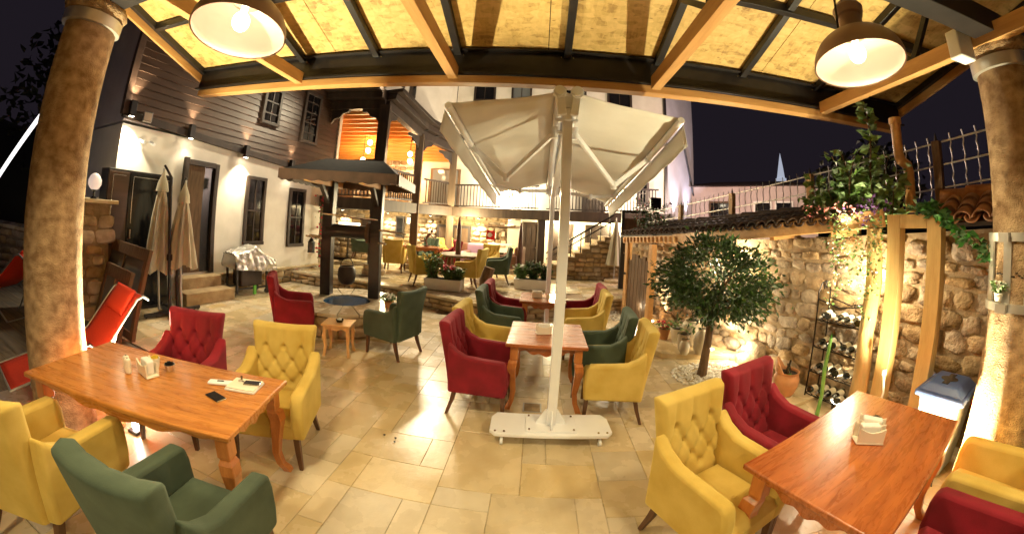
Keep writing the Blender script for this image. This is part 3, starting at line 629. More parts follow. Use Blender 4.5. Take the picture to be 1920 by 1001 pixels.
def fdoor(u0, u1, z0, z1, v=13.4):
    f = MB(O); f.box(u0-.08, u0, v-.09, v-.001, z0, z1+.08); f.box(u1, u1+.08, v-.09, v-.001, z0, z1+.08); f.box(u0, u1, v-.092, v-.001, z1, z1+.08); d = f.build('door', m_darkw, t)
    b = MB(O); b.box(u0, u1, v-.045, v-.001, z0, z1); lf = b.build('leaf', m_darkw, d)
    b = MB(O)
    for a, c in ((.12, .45), (.55, .9)):
        for e, g_ in ((.06, .45), (.52, .94)): b.box(u0+(u1-u0)*a, u0+(u1-u0)*c, v-.055, v-.0455, z0+(z1-z0)*e, z0+(z1-z0)*g_)
    b.build('panels', m_darkw, d, bevel=.01)
    b = MB(O); b.blob((u0+(u1-u0)*.9, v-.08, z0+(z1-z0)*.47), (.025, .025, .025), 2); b.build('handle', m_chrome, d)
fdoor(-.42, .06, .3, 1.93); fdoor(.62, 1.27, .3, 1.92); fdoor(1.95, 2.82, .3, 1.92); fdoor(1.78, 2.5, 2.42, 3.30)
# porch openings and veranda door
b = MB(O); b.box(-5.42, -5.06, 12.93, 13.0, 1.14, 1.96); f = b.build('window', m_darkw, t); b = MB(O); b.box(-5.36, -5.12, 12.925, 12.93, 1.2, 1.9); b.build('pane', m_glass, f)
b = MB(O); b.box(-3.72, -2.42, 12.92, 13.0, .3, 1.75); f = b.build('door', m_darkw, t, bevel=.01); b = MB(O); b.box(-3.62, -3.12, 12.91, 12.92, .35, 1.65); b.box(-3.02, -2.52, 12.91, 12.92, .35, 1.65); b.build('panels', m_oldwood, f)
b = MB(O); b.box(-8.0, -6.5, 12.9, 12.97, 1.20, 1.62); f = b.build('bar_window', m_oldwood, t); b = MB(O); b.box(-7.95, -6.95, 12.89, 12.9, 1.25, 1.57); b.build('lit_pane', m_lit, f); b = MB(O); b.box(-6.85, -6.55, 12.885, 12.9, 1.2, 1.75); b.build('shutter', m_darkw, f)
b = MB(O); b.box(-8.9, -7.55, 13.15, 13.25, 2.4, 4.25); b.build('veranda_door', m_oldwood, t)
b = MB(O); b.box(-4.2, -3.0, 13.2, 13.29, 2.45, 3.9); f = b.build('veranda_glazing', m_oldwood, t); b = MB(O); b.box(-4.1, -3.1, 13.19, 13.2, 2.5, 3.85); b.build('pane', m_glasslit, f)
b = MB(O); b.box(-1.05, -.55, 12.95, 13.39, .3, 2.1); b.build('pilaster', m_facade, t)
b = MB(O); b.box(-1.9, -.75, 12.7, 13.0, 1.78, 1.86); b.build('mantel_beam', m_oldwood, t, bevel=.01)
b = MB(O); b.box(4.35, 5.0, 12.3, 13.38, 2.2, 2.5); b.build('balcony_end', m_darkw, t)
# lamps of the building
def globe(u, v, z, r, label, power, cordz):
    g_ = thing('globe_lamp', label, 'pendant lamp', PAV(u, v, z), 0, 'glowing globe lamps hanging in the veranda')
    b = MB(); b.blob((0, 0, 0), (r, r, r*1.15), 3); b.build('glass_globe', m_globe, g_, smooth=60); b = MB(); b.tube([(0, 0, r), (0, 0, cordz-z)], .008, 6); b.build('cord', m_iron, g_)
    light('globe_light', 'POINT', PAV(u, v, z), power, AMBER, r+.02)
globe(-5.81, 11.0, 4.42, .085, 'highest glowing globe lamp of the three left of the big veranda post', 70, cz(11.0))
globe(-5.80, 10.9, 4.12, .085, 'middle glowing globe lamp of the three left of the big veranda post', 0.1, cz(11.0))
globe(-6.02, 11.0, 3.80, .085, 'lowest glowing globe lamp of the three left of the big veranda post', 50, cz(11.0))
globe(-4.35, 11.2, 4.08, .08, 'upper glowing globe lamp in the bay right of the big veranda post', 65, cz(11.2))
globe(-4.26, 11.0, 3.80, .08, 'lower glowing globe lamp in the bay right of the big veranda post', 0.1, cz(11.0))
light('veranda_light', 'POINT', PAV(-6.6, 11.6, 3.6), 90, AMBER, .1); light('veranda_light', 'POINT', PAV(-4.6, 12.4, 3.4), 55, AMBER, .1)
for u, pw, lab in ((-7.7, 140, 'above the lit bar window'), (-5.67, 110, 'left of the narrow porch window'), (-4.72, 110, 'right of the narrow porch window'), (-3.95, 90, 'beside the dark porch door'), (-2.1, 130, 'between the dark door and the fireplace'), (-.98, 130, 'at the right end of the fireplace')):
    w = thing('porch_spotlight', 'small ceiling spotlight washing the porch stone wall, %s' % lab, 'spotlight', PAV(u, 12.72, 2.09), 0, 'spotlights under the porch ceiling')
    b = MB(); b.lathe([(.05, -.05), (.05, 0)], n=14); b.build('housing', m_steel, w); b = MB(); b.lathe([(.042, -.053), (.042, -.0505)], n=14); b.build('lens', m_spotlens, w)
    light('porch_light', 'SPOT', PAV(u, 12.72, 2.02), pw, SOFT, .03, PAV(u, 12.95, .3), 110, .9)
for u, v, pw in ((-5.2, 11.3, 130), (-2.4, 11.6, 160), (.9, 12.9, 150), (3.0, 12.9, 90)):
    light('porch_fill', 'POINT', PAV(u, v, 1.95), pw, WARM, .12)  # bare fill points added under the porch, no lamp body
w = thing('balcony_lamp', 'bright round wall lamp on the white wall behind the balcony railing', 'wall lamp', PAV(-1.08, 13.3, 3.02), -4.2)
b = MB(); b.lathe([(.05, 0), (.05, .02)], n=16); b.build('mount', m_steel, w); b = MB(); b.blob((0, -.08, 0), (.09, .07, .09), 3); b.build('glass', m_bulb, w, smooth=60)
light('balcony_light', 'POINT', PAV(-1.08, 12.9, 3.02), 210, SOFT, .08)
light('balcony_light', 'POINT', PAV(2.9, 12.9, 3.4), 130, SOFT, .08)
w = thing('cornice_spotlight', 'white spotlight perched on the corner of the veranda cornice', 'spotlight', PAV(-4.3, 8.92, 5.72), -4.2, 'spotlights on the veranda cornice')
def spot_parts(w):
    b = MB(); b.box(-.05, .05, -.05, .05, 0, .22); b.build('housing', m_steel, w, bevel=.006); b = MB(); b.box(-.04, .04, -.0525, -.0505, .12, .2); b.build('lens', m_spotlens, w)
spot_parts(w)
light('cornice_light', 'SPOT', PAV(-4.2, 9.0, 5.95), 60, SOFT, .04, PAV(-4.1, 9.9, 7.4), 120, .9)
for (u, v, z), aim, lab in (((-3.72, 10.95, 4.83), (-2.0, 6.5, 0), 'on the veranda edge by the second brown post'), ((-3.5, 11.4, 4.74), (1.0, 7.5, 0), 'on the veranda edge, right of the second brown post')):
    w = thing('cornice_spotlight', 'lit spotlight %s' % lab, 'spotlight', PAV(u, v, z), -4.2, 'spotlights on the veranda cornice'); spot_parts(w)
    light('court_spot', 'SPOT', PAV(u+.12, v-.1, z+.1), 560, SOFT, .2, PAV(*aim), 80, .7)
light('court_spot', 'SPOT', PAV(-4.15, 8.75, 5.95), 430, SOFT, .2, PAV(-6.2, 4.2, .6), 85, .8)
for u, v in ((5.75, 14.0), (6.75, 14.95)):
    w = thing('uplight', 'cool white uplight at the foot of the far lilac wall, %s' % ('nearer the downpipe' if u < 6 else 'at the far corner'), 'uplight', PAV(u, v, 2.1), 0, 'cool uplights on the lilac wall')
    b = MB(); b.lathe([(.08, -.1), (.09, 0)], n=16); b.build('housing', m_steel, w); b = MB(); b.lathe([(.075, .001), (.075, .004)], n=16); b.build('lens', m_clens, w)
    light('uplight_beam', 'SPOT', PAV(u+.12, v-.16, 2.15), 260, COOL, .03, PAV(u+.12, v+.0, 6), 60, .9)

w = thing('facade_fill_lamp', 'slim unseen floodlight added on top of the pavilion front beam to brighten the white top storey', 'floodlight', PAV(.6, 3.62, 3.80), -4.2)  # added unseen source that brightens the upper facade
b = MB(); b.box(-.25, .25, -.05, .05, .05, .15); b.build('housing', m_steel, w, bevel=.01); b = MB(); b.box(-.23, .23, .0505, .053, .06, .14); b.build('lens', m_spotlens, w); b = MB(); b.box(-.05, .05, -.04, .04, 0, .05); b.build('clamp', m_steel, w)
light('facade_fill', 'SPOT', PAV(.6, 3.72, 3.98), 900, SOFT, .1, PAV(-.6, 13.4, 7.6), 80, .9)
# ---- stone stairs with railing
so = PAV(.5, 10.8, TZ)
t = thing('stone_staircase', 'stone block staircase rising right to the balcony, black handrail', 'staircase', so, -4.2)
steps = [(.15, .40), (.40, .53), (.62, .66), (.86, .79), (1.08, .92), (1.30, 1.05), (1.53, 1.18), (1.76, 1.31), (1.99, 1.44)]   # u from base, top z above terrace
steps = [(u-.35, z-.12) for u, z in steps]
b = MB()
for i, (u, z) in enumerate(steps):
    u1 = 2.35; b.box(u, (steps[i+1][0] if i+1 < len(steps) else u1), .02, 1.2, 0, z)
b.build('core', m_mortar, t)
zt = lambda s: max([z for u, z in steps if u <= s-.05] or [0])
b = MB(); rubble(b, -.15, 2.3, lambda s: 0, lambda s: zt(s)-.05, (.13, .17), (.15, .27), .035, lambda s, o, z: (s, .0+o*1, z), seed=31, power=.4, jit=.04, gap=.012); b.build('side_stones', m_block, t, smooth=50)
for i, (u, z) in enumerate(steps):
    b = MB(); b.box(u-.02, u+.25, -.03, 1.2, z-.005, z+.035); b.build('tread', m_block, t, bevel=.008)
b = MB(); b.bar((-.15, .06, .78), (1.9, .06, 2.04), .035, .05); b.bar((-.15, .06, .60), (1.9, .06, 1.86), .03, .035)
for k in range(7):
    u = .0+k*.3; b.bar((u, .06, zt(u+.06)+.0), (u, .06, .78+1.26*(u+.15)/2.05), .03, .03)
b.build('handrail', m_iron, t)

# ================================================================ WELL
WC = (-2.85, 5.9)
t = thing('stone_well', 'round stone well with blue water under a dark hipped roof on black posts', 'well', (WC[0], WC[1], 0), 7)
b = MB(); b.lathe([(.93, 0), (.93, .36), (.42, .36), (.42, .0)], n=48); b.build('ring_wall', m_mortar, t)
b = MB(); rubble(b, 0, 2*math.pi*.94, lambda s: 0, lambda s: .36, (.17, .2), (.16, .32), .03, lambda s, o, z: ((.94-o)*math.cos(s/.94), (.94-o)*math.sin(s/.94), z), seed=41, power=.4, jit=.04, gap=.012); b.build('ring_stones', m_block, t, smooth=50)
for k in range(18):
    a0, a1 = R(k*20+.6), R(k*20+19.4); P = []
    for z in (.365, .42):
        for r, a in ((.43, a0), (1.0, a0), (1.0, (a0+a1)/2), (1.0, a1), (.43, a1), (.43, (a0+a1)/2)): P.append((r*math.cos(a), r*math.sin(a), z))
    b = MB(); b.add(P, [[5,4,3,2,1,0],[6,7,8,9,10,11]]+[[i, (i+1)%6, 6+(i+1)%6, 6+i] for i in range(6)]); b.build('coping_slab', m_tile, t, bevel=.008)
b = MB(); b.lathe([(.0, .395), (.425, .395)], n=40, cap=False); b.build('water', m_water, t, normals=False)
px = [(-.52, .30), (.42, .34)]
for x, y in px:
    b = MB(); b.box(x-.10, x+.10, y-.10, y+.10, .42, 2.55); b.build('post', m_steel, t, bevel=.01)
b = MB(); b.tube([(-.55, .3, 1.63), (.5, .34, 1.63)], .125, 16); b.build('windlass_drum', m_steel, t, smooth=40)
b = MB(); b.lathe([(.20, -.03), (.20, .03)], n=20); b.v = [(.28+z, .33+x, 1.63+y) for x, y, z in b.v]; b.build('drum_disc', m_oldwood, t)
for p, q in (((-.62, .2, 1.93), (.47, .2, 1.88)), ((-.66, .22, 1.50), (-.82, .1, 1.52)), ((.5, .22, 1.70), (1.02, .1, 1.66)), ((.5, .2, 1.47), (.66, .16, 1.46)), ((-.9, .12, 1.50), (-.6, .2, 1.47))):
    b = MB(); b.tube([p, q], .018, 8); b.build('metal_rod', m_chrome, t, smooth=40)
hx, hy, ez, pz = 1.0, .85, 2.60, 2.93
b = MB(); b.add([(-hx,-hy,ez),(hx,-hy,ez),(hx,hy,ez),(-hx,hy,ez),(-.55,0,pz),(.55,0,pz)], [[0,1,5,4],[1,2,5],[2,3,4,5],[3,0,4],[0,3,2,1]])
b.build('roof', mat('dark_roof_felt', (.016,.011,.010), (.03,.021,.018), scale=8, rough=.9), t)
b = MB(); b.add([(-hx+.04,-hy+.04,ez-.012),(hx-.04,-hy+.04,ez-.012),(hx-.04,hy-.04,ez-.012),(-hx+.04,hy-.04,ez-.012)], [[0,1,2,3]]); b.build('soffit', m_chord, t, normals=False)
for x0, y0, x1, y1 in ((-hx,-hy,hx,-hy), (hx,-hy,hx,hy), (hx,hy,-hx,hy), (-hx,hy,-hx,-hy)):
    L = math.hypot(x1-x0, y1-y0); dx, dy = (x1-x0)/L, (y1-y0)/L; n = 40
    top = [(x0+dx*L*i/n, y0+dy*L*i/n, ez+.015) for i in range(n+1)]; bot = [(x0+dx*L*i/n, y0+dy*L*i/n, ez-.135-.028*abs(math.sin(math.pi*i/n*L/.24))) for i in range(n+1)][::-1]
    b = MB(); b.prism(top+bot, (dy*.025, -dx*.025, 0)); b.build('scalloped_fascia', m_siding, t)
for x in (-.52, .42): b = MB(); b.bar((x, -.8, 2.5), (x, .8, 2.5), .1, .12); b.build('roof_beam', m_chord, t)
for x, y, q in ((-.52, .2, -1), (.42, .24, -1)): b = MB(); b.bar((x, y, 2.15), (x, y-.42, 2.46), .07, .07); b.build('strut', m_darkw, t)
p = thing('well_bucket', 'dark round bucket hanging by its hook over the well water', 'bucket', (-2.98, 6.14, .66), 0)
b = MB(); b.lathe([(.10, 0), (.15, .05), (.175, .17), (.16, .28), (.13, .33), (.115, .33), (.14, .25), (.15, .15), (.1, .03)], n=24, cap=False); b.lathe([(.0, .012), (.11, .012)], n=20, cap=False); b.build('bucket_body', m_darkw, p, smooth=40)
b = MB(); b.tube([(.13*math.cos(a), 0, .33+.16*math.sin(a)) for a in np.linspace(0, math.pi, 12)], .008, 6); b.tube([(0, 0, .49), (0, 0, .92)], .01, 6); b.build('hook', m_iron, p)
p = thing('lantern', 'little black lantern hanging from the rod left of the well', 'lantern', (-3.70, 6.03, 1.20), 10)
b = MB()
for x in (-.045, .045):
    for y in (-.045, .045): b.bar((x, y, 0), (x, y, .18), .01, .01)
b.lathe([(.07, -.012), (.07, 0)], n=12); b.lathe([(.075, .18), (.05, .21), (.03, .25), (.012, .26)], n=12); b.tube([(0, 0, .25), (0, 0, .32)], .006, 6); b.build('frame', m_iron, p); b = MB(); b.box(-.04, .04, -.04, .04, .002, .178); b.build('glass', m_glasslit, p)

# ================================================================ GARDEN WALL AND ITS SURROUNDINGS
gz = lambda s: 1.98-.055*s                                   # top of the stone work (the lane outside slopes)
t = thing('garden_wall', 'rubble stone garden wall with floodlit warm stones behind the orange tree', 'stone wall', GW(.45, 1.6, 0), 9.8)
GO = (.45, 1.6, 0)
b = MB(GO); b.prism([(.474, -3.2, -.02), (.474, 6.2, -.02), (.474, 6.2, gz(6.2)), (.474, -3.2, gz(-3.2))], (.5, 0, 0)); b.build('wall_core', m_mortar, t)
b = MB(GO); rubble(b, -3.0, 6.0, lambda s: 0, lambda s: gz(s)+.03, (.12, .21), (.12, .29), .048, lambda s, o, z: (.487+o, s, z), seed=52, sub=3, power=.66, jit=.10, gap=.012)
b.build('rubble_stones', m_stone, t, smooth=60)
b = MB(GO); rnd = random.Random(5)
for k in range(46):
    s = rnd.uniform(1.2, 5.2); z = max(0, rnd.gauss(.12, .12)); r = rnd.uniform(.07, .17)
    b.blob((.46-max(0, .20-z)*.6+rnd.uniform(-.04, .05), s, z), (r*.8, r*rnd.uniform(.8, 1.4), r*rnd.uniform(.6, 1)), 3, .05, rnd, .8)
b.build('footing_stones', m_stone, t, smooth=60)
# tiled cap: barrel tiles across the wall
def tilecap(name, lab, s0, s1, e0, e1, ze, rise, m, grp=None):
    t = thing(name, lab, 'tiled roof', GW(e0, (s0+s1)/2, 0), 9.8); off = (e0, (s0+s1)/2, 0); n = int((s1-s0)/.17)
    b = MB(off); b.prism([(e0+.04, s0, ze(s0)-.05), (e0+.04, s1, ze(s1)-.05), (e1, s1, ze(s1)+rise-.05), (e1, s0, ze(s0)+rise-.05)], (0, 0, .04)); b.build('roof_board', m_darkw, t)
    mb = MB(off); mc = MB(off)
    for i in range(n):
        s = s0+.085+i*.17
        for j in range(3):
            q0, q1 = j/3-.02, (j+1)/3+.03; r0, r1 = .078, .062
            def fn(a, w, s=s, q0=q0, q1=q1, j=j):
                an = math.pi*a; q = q0+(q1-q0)*w; r = r0+(r1-r0)*w
                return (e0+(e1-e0)*q, s+r*math.cos(an), ze(s)+rise*q+r*math.sin(an)*.85+.012*(1-w)+.015)
            mb.grid(8, 1, fn)
            def fn2(a, w, s=s+.085, q0=q0, q1=q1):
                an = math.pi*a; q = q0+(q1-q0)*w; r = .062+.012*w
                return (e0+(e1-e0)*q, s+r*math.cos(an), ze(s)+rise*q-r*math.sin(an)*.8+.03+.01*(1-w))
            mc.grid(8, 1, fn2)
    mb.build('cover_tiles', m, t, smooth=60, solid=.014); mc.build('pan_tiles', m, t, smooth=60, solid=.014)
    b = MB(off)
    k = s0
    while k < s1-.05:
        z = ze(k+.2)+rise+.03; b.tube([(e1, k, z), (e1, min(k+.42, s1), z+.012-.055*.4)], [.085, .10], 12); k += .40
    b.build('ridge_tiles', m, t, smooth=50)
    return t
tilecap('tiled_cap', 'dark weathered barrel tiles along the long wall roof above the pale beam', .35, 5.75, -.06, .80, lambda s: gz(s)+.14, .20, m_darktile)
tilecap('tiled_cap', 'terracotta barrel tiles with open wavy ends above the wall near the banded column', -2.6, -.32, .32, .82, lambda s: 2.06-.05*s, .24, m_tilec)
t = thing('pergola_beam', 'long pale timber beam under the weathered tiles, ending at the peeled log post', 'beam', GW(0, 2.7, 1.9), 9.8); off = (0, 2.7, 1.9)
b = MB(off); b.bar((0, .02, 2.13), (0, 3.7, 1.80), .09, .17); b.bar((0, 3.7, 1.80), (0, 5.6, 1.69), .09, .14); b.build('beam', m_strip, t, bevel=.008)
for k in range(14):
    s = 3.62+k*.145; b = MB(off); b.bar((-.09, s, gz(s)+.02), (.5, s, gz(s)+.06), .055, .10); b.build('rafter_tail', m_chord, t)
for s in (.6, 1.5, 2.4, 3.2): b = MB(off); b.bar((.0, s, gz(s)+.02), (.6, s, gz(s)+.06), .07, .09); b.build('rafter_tail', m_chord, t)
t = thing('log_post', 'peeled round log post under the end of the pale beam, wrapped in flowers', 'post', GW(.0, .12, 0), 0)
b = MB(); b.tube([(.0, 0, 0), (.015, .0, .5), (-.012, .005, 1.0), (.012, -.01, 1.5), (.0, 0, 2.03)], [.095, .085, .078, .082, .075], 18); b.v = [(x*(1+.05*math.sin(7*z+5*y)), y*(1+.05*math.sin(5*z)), z) for x, y, z in b.v]; b.build('log', m_log, t, smooth=50)
t = thing('timber_portal', 'new square timber portal of two posts and a short lintel beside the log post', 'timber frame', GW(.05, -.22, 0), 9.8)
b = MB(); b.box(-.08, .07, .06, .19, 0, 2.16); b.build('post', m_post, t, bevel=.006); b = MB(); b.box(-.08, .07, -.33, -.20, 0, 2.16); b.build('post', m_post, t, bevel=.006); b = MB(); b.box(-.078, .068, -.198, .058, 2.03, 2.158); b.build('lintel', m_post, t, bevel=.006)
t = thing('plank_gate', 'weathered plank gate panel between two posts at the far end of the pale beam', 'gate', GW(0, 4.9, 0), 9.8)
for s in (-.50, .50): b = MB(); b.box(-.06, .06, s-.06, s+.06, 0, 1.66); b.build('post', m_chord, t, bevel=.006)
rnd = random.Random(3)
for k in range(6):
    s = -.42+k*.145; b = MB(); b.box(-.02, .02, s, s+.135, .02, rnd.uniform(1.25, 1.5)); b.build('plank', m_oldwood, t, bevel=.004)
b = MB(); b.lathe([(.03, -.01), (.03, .01)], n=14); b.v = [(-.07+z, .5+x, .95+y) for x, y, z in b.v]; b.build('latch', m_iron, t)
t = thing('dark_gate', 'dark tall timber gate frame with a brown board at the right end of the stairs', 'gate', PAV(2.72, 9.5, 0), -4.2)
b = MB(); b.box(-.40, -.32, -.05, .05, 0, 2.36); b.box(.34, .44, -.05, .05, 0, 2.36); b.build('posts', m_steel, t); b = MB(); b.box(-.32, .34, -.02, .02, 1.30, 2.22); b.build('board', m_oldwood, t); b = MB(); b.box(-.32, .34, -.02, .02, .3, 1.26); b.build('lower_board', m_darkw, t)
b = MB(); b.box(-.40, .44, -.06, .06, 2.36, 2.44); b.build('head_beam', m_steel, t)
t = thing('outdoor_speaker', 'black flat loudspeaker on a thin post above the garden roof', 'speaker', PAV(3.28, 9.5, 2.40), 10)
b = MB(); b.box(-.17, .17, -.05, .05, .06, .42); b.build('cabinet', m_black, t, bevel=.01); b = MB(); b.tube([(0, 0, -.5), (0, 0, .06)], .02, 8); b.build('stand', m_iron, t)
# fence on the lane wall
FS = [-2.3, -.30, 1.45, 3.07, 4.6, 6.0]
fz = lambda s: 2.40-.092*(s+.3)
for i, s in enumerate(FS[1:5]):
    lab = ('just left of the banded column', 'behind the climbing plant', 'in front of the low neighbour house', 'at the far end by the lilac wall')[i]
    p = thing('fence_post', 'rusty brown fence post on the wall %s' % lab, 'fence post', GW(.82, s, fz(s)-.15), 9.8, 'posts of the wire fence')
    b = MB(); b.box(-.045, .045, -.045, .045, 0, .70); b.build('post', m_chord if i else m_oldwood, p, bevel=.006); b = MB(); b.lathe([(.02, .70), (.012, .75), (.0, .80)], n=10); b.build('finial', m_iron, p)
for i in range(5):
    s0, s1 = FS[i]+.06, FS[i+1]-.06; sm = (s0+s1)/2
    lab = ('right of the rusty post near the banded column', 'hidden behind the climbing plant', 'in front of the dark trees', 'in front of the neighbour house window', 'far end by the lilac wall')[i]
    p = thing('wire_fence', 'grey wire grille fence panel, %s' % lab, 'fence', GW(.82, sm, fz(sm)), 9.8, 'grille panels of the wire fence')
    for q in (.05, .29, .53): b = MB(); b.bar((0, s0-sm, q-.092*(s0-sm)), (0, s1-sm, q-.092*(s1-sm)), .014, .016); b.build('rail', m_alu, p)
    b = MB(); k = s0+.03
    while k < s1:
        z = -.092*(k-sm); b.tube([(.008*math.sin(j*2.1), k-sm+.006*math.cos(j*2.1), z+j*.052-.02) for j in range(13)], .007, 5); k += .135
    b.build('grille', m_alu, p)
t = thing('waste_pipe', 'bent brown drain pipe rising behind the climbing plant', 'pipe', GW(.55, -.05, 2.2), 0)
b = MB(); b.tube([(.02, 0, 0), (.02, 0, .42), (-.02, 0, .50), (-.10, .02, .54), (-.12, .03, .62), (-.12, .03, .95)], .055, 14); b.build('pipe', m_chord, t, smooth=50); b = MB(); b.tube([(-.12, .03, .93), (-.12, .03, 1.0)], .068, 14); b.build('socket', m_chord, t, smooth=50)
# planting
def shoot(mb, pts, n, L, w, rnd, spread=.06, droop=0, pair=True):
    pts = [Vector(p) for p in pts]; N = len(pts)-1
    for i in range(n):
        k = i/max(1, n-1)*N; a = min(int(k), N-1); p = pts[a].lerp(pts[a+1], k-a)
        for q in range(2 if pair else 1):
            an = rnd.uniform(0, 6.28); d = Vector((math.cos(an), math.sin(an), rnd.uniform(-.3, .7)-droop)); mb.leaf(p+d*rnd.uniform(0, spread), d, L*rnd.uniform(.7, 1.25), w*rnd.uniform(.7, 1.2), rnd=rnd)
rnd = random.Random(17)
t = thing('climbing_plant', 'leafy climbing plant with one long shoot reaching up to the pavilion roof', 'climbing plant', GW(.35, .45, 2.2), 0)
lf = MB(); st = MB()
st.tube([(-.10, -.22, 0), (-.12, -.24, .4), (-.10, -.26, .8), (-.12, -.26, 1.16)], [.014, .011, .009, .005], 6); shoot(lf, [(-.10, -.22, .0), (-.12, -.24, .4), (-.10, -.26, .8), (-.12, -.26, 1.16)], 46, .12, .095, rnd, .03)
for k in range(26):
    x, y = rnd.uniform(-.25, .25), rnd.uniform(-.42, .58); h = rnd.uniform(.15, .62)*(1.15-abs(y)*.5); pts = [(x, y, -.12), (x+rnd.uniform(-.06, .06), y+rnd.uniform(-.06, .06), h*.5), (x+rnd.uniform(-.14, .14), y+rnd.uniform(-.15, .15), h)]
    st.tube(pts, .006, 5); shoot(lf, pts, 18, .115, .085, rnd, .06)
for k in range(260):
    p = (rnd.gauss(0, .16), rnd.gauss(.05, .32), abs(rnd.gauss(.08, .13))-.05); lf.leaf(p, (rnd.uniform(-1, 1), rnd.uniform(-1, 1), rnd.uniform(-.2, 1)), .08, .05, rnd=rnd)
lf.build('leaves', m_vine, t, normals=False); st.build('stems', m_bark, t)
t = thing('hanging_flowers', 'pink and cream flowers trailing down from the beam end round the log post', 'flowers', GW(-.05, .22, 2.1), 0)
lf = MB(); fl = MB(); fp = MB(); fv = MB()
for x, y, L in ((-.10, .10, .75), (-.06, -.10, 1.05), (-.04, .02, .55), (-.12, .30, .95), (.0, -.16, .8), (-.1, .2, .5)):
    pts = [(x, y, .1)]+[(x+rnd.uniform(-.05, .05), y+rnd.uniform(-.05, .05), .1-L*q) for q in (.3, .6, 1)]
    shoot(lf, pts, int(40*L), .045, .03, rnd, .05, .4); shoot(fl, pts, int(13*L), .030, .026, rnd, .05, .1)
for k in range(80):
    p = (rnd.gauss(-.12, .08), rnd.uniform(-.05, .75), rnd.gauss(.10, .05)); fp.leaf(p, (rnd.uniform(-1, 1), rnd.uniform(-1, 1), rnd.uniform(-.5, 1)), .04, .03, rnd=rnd)
for k in range(50):
    p = (rnd.gauss(-.06, .07), rnd.gauss(-.12, .12), rnd.gauss(.12, .06)); fv.leaf(p, (rnd.uniform(-1, 1), rnd.uniform(-1, 1), rnd.uniform(-.5, 1)), .05, .035, rnd=rnd)
lf.build('leaves', m_vine, t, normals=False); fl.build('cream_blossom', m_flower_w, t, normals=False); fp.build('pink_blossom', m_flower_p, t, normals=False); fv.build('violet_leaves', m_flower_v, t, normals=False)
t = thing('ivy_garland', 'bright green ivy garland drooping from the timber portal to the banded column', 'ivy', GW(.0, -.3, 2.1), 9.8)
lf = MB(); pts = [(-.05, -.05, .10), (-.06, -.16, .16), (-.07, -.24, .06), (-.10, -.42, -.06), (-.14, -.60, -.20), (-.2, -.78, -.31), (-.24, -.92, -.33), (-.3, -1.02, -.22)]
shoot(lf, pts, 150, .078, .07, rnd, .06, .5); lf.build('leaves', m_succ, t, normals=False); b = MB(); b.tube(pts, .006, 5); b.build('stem', m_bark, t)
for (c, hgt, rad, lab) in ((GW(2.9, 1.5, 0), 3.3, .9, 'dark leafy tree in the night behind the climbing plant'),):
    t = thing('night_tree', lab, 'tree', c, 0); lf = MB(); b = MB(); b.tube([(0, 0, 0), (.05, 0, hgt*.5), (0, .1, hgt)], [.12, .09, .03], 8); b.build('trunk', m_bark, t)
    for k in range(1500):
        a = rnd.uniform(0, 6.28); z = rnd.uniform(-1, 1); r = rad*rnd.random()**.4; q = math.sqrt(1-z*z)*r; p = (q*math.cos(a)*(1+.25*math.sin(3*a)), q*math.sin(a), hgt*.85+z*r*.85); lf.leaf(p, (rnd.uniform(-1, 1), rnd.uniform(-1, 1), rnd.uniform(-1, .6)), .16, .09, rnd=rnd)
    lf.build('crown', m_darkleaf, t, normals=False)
t = thing('rose_bush', 'straggly rose bush on the wall top beside the black loudspeaker', 'bush', GW(.25, 4.9, 1.95), 0)
lf = MB(); st = MB(); fl = MB()
for k in range(14):
    x, y = rnd.uniform(-.3, .3), rnd.uniform(-.6, .5); h = rnd.uniform(.2, .75); pts = [(x, y, -.1), (x+rnd.uniform(-.1, .1), y, h*.6), (x+rnd.uniform(-.25, .25), y+rnd.uniform(-.2, .2), h)]; st.tube(pts, .007, 5); shoot(lf, pts, 26, .06, .04, rnd, .09)
    fl.blob(pts[2], (.025, .025, .025), 1)
lf.build('leaves', m_leaf, t, normals=False); st.build('stems', m_bark, t); fl.build('blossom', m_flower_p, t)

# the orange tree
tc = Vector((2.67, 4.19, 0))
t = thing('orange_tree', 'round headed orange tree with a slim bare trunk in white pebbles', 'tree', tc, 0)
b = MB(); b.tube([(0, 0, -.02), (.02, .01, .25), (.03, .0, .5), (.05, .02, .74), (.06, .04, .95)], [.072, .058, .052, .052, .04], 12)
rnd = random.Random(23); limbs = []
for k in range(11):
    a = k*2.4; e = rnd.uniform(.3, 1.1); L = rnd.uniform(.45, .8); p0 = Vector((.05, .02, rnd.uniform(.70, .95))); p2 = p0+Vector((math.cos(a)*math.cos(e)*L, math.sin(a)*math.cos(e)*L, math.sin(e)*L*.9)); p1 = p0.lerp(p2, .5)+Vector((0, 0, .06)); b.tube([p0, p1, p2], [.028, .018, .007], 7); limbs.append((p0, p1, p2))
b.build('trunk', m_bark, t, smooth=50)
lf = MB(); clumps = []
for k in range(95):
    a = rnd.uniform(0, 6.28); z = rnd.uniform(-1, 1); r = rnd.uniform(.5, 1.0)**.6; q = math.sqrt(1-z*z)*r
    clumps.append((Vector((.05+.72*q*math.cos(a), .02+.70*q*math.sin(a), 1.37+.52*z*r-.12*(q*q)+.05*math.sin(4*a))), rnd.uniform(.10, .19)))
for c, s in clumps:
    for k in range(62):
        p = c+Vector((rnd.gauss(0, s*.6), rnd.gauss(0, s*.6), rnd.gauss(0, s*.5))); d = (p-Vector((.05, .02, 1.15))).normalized()*.8+Vector((rnd.uniform(-.8, .8), rnd.uniform(-.8, .8), rnd.uniform(-.9, .4))); lf.leaf(p, d, rnd.uniform(.06, .105), rnd.uniform(.028, .045), rnd=rnd)
lf.build('crown', m_leaf, t, normals=False)
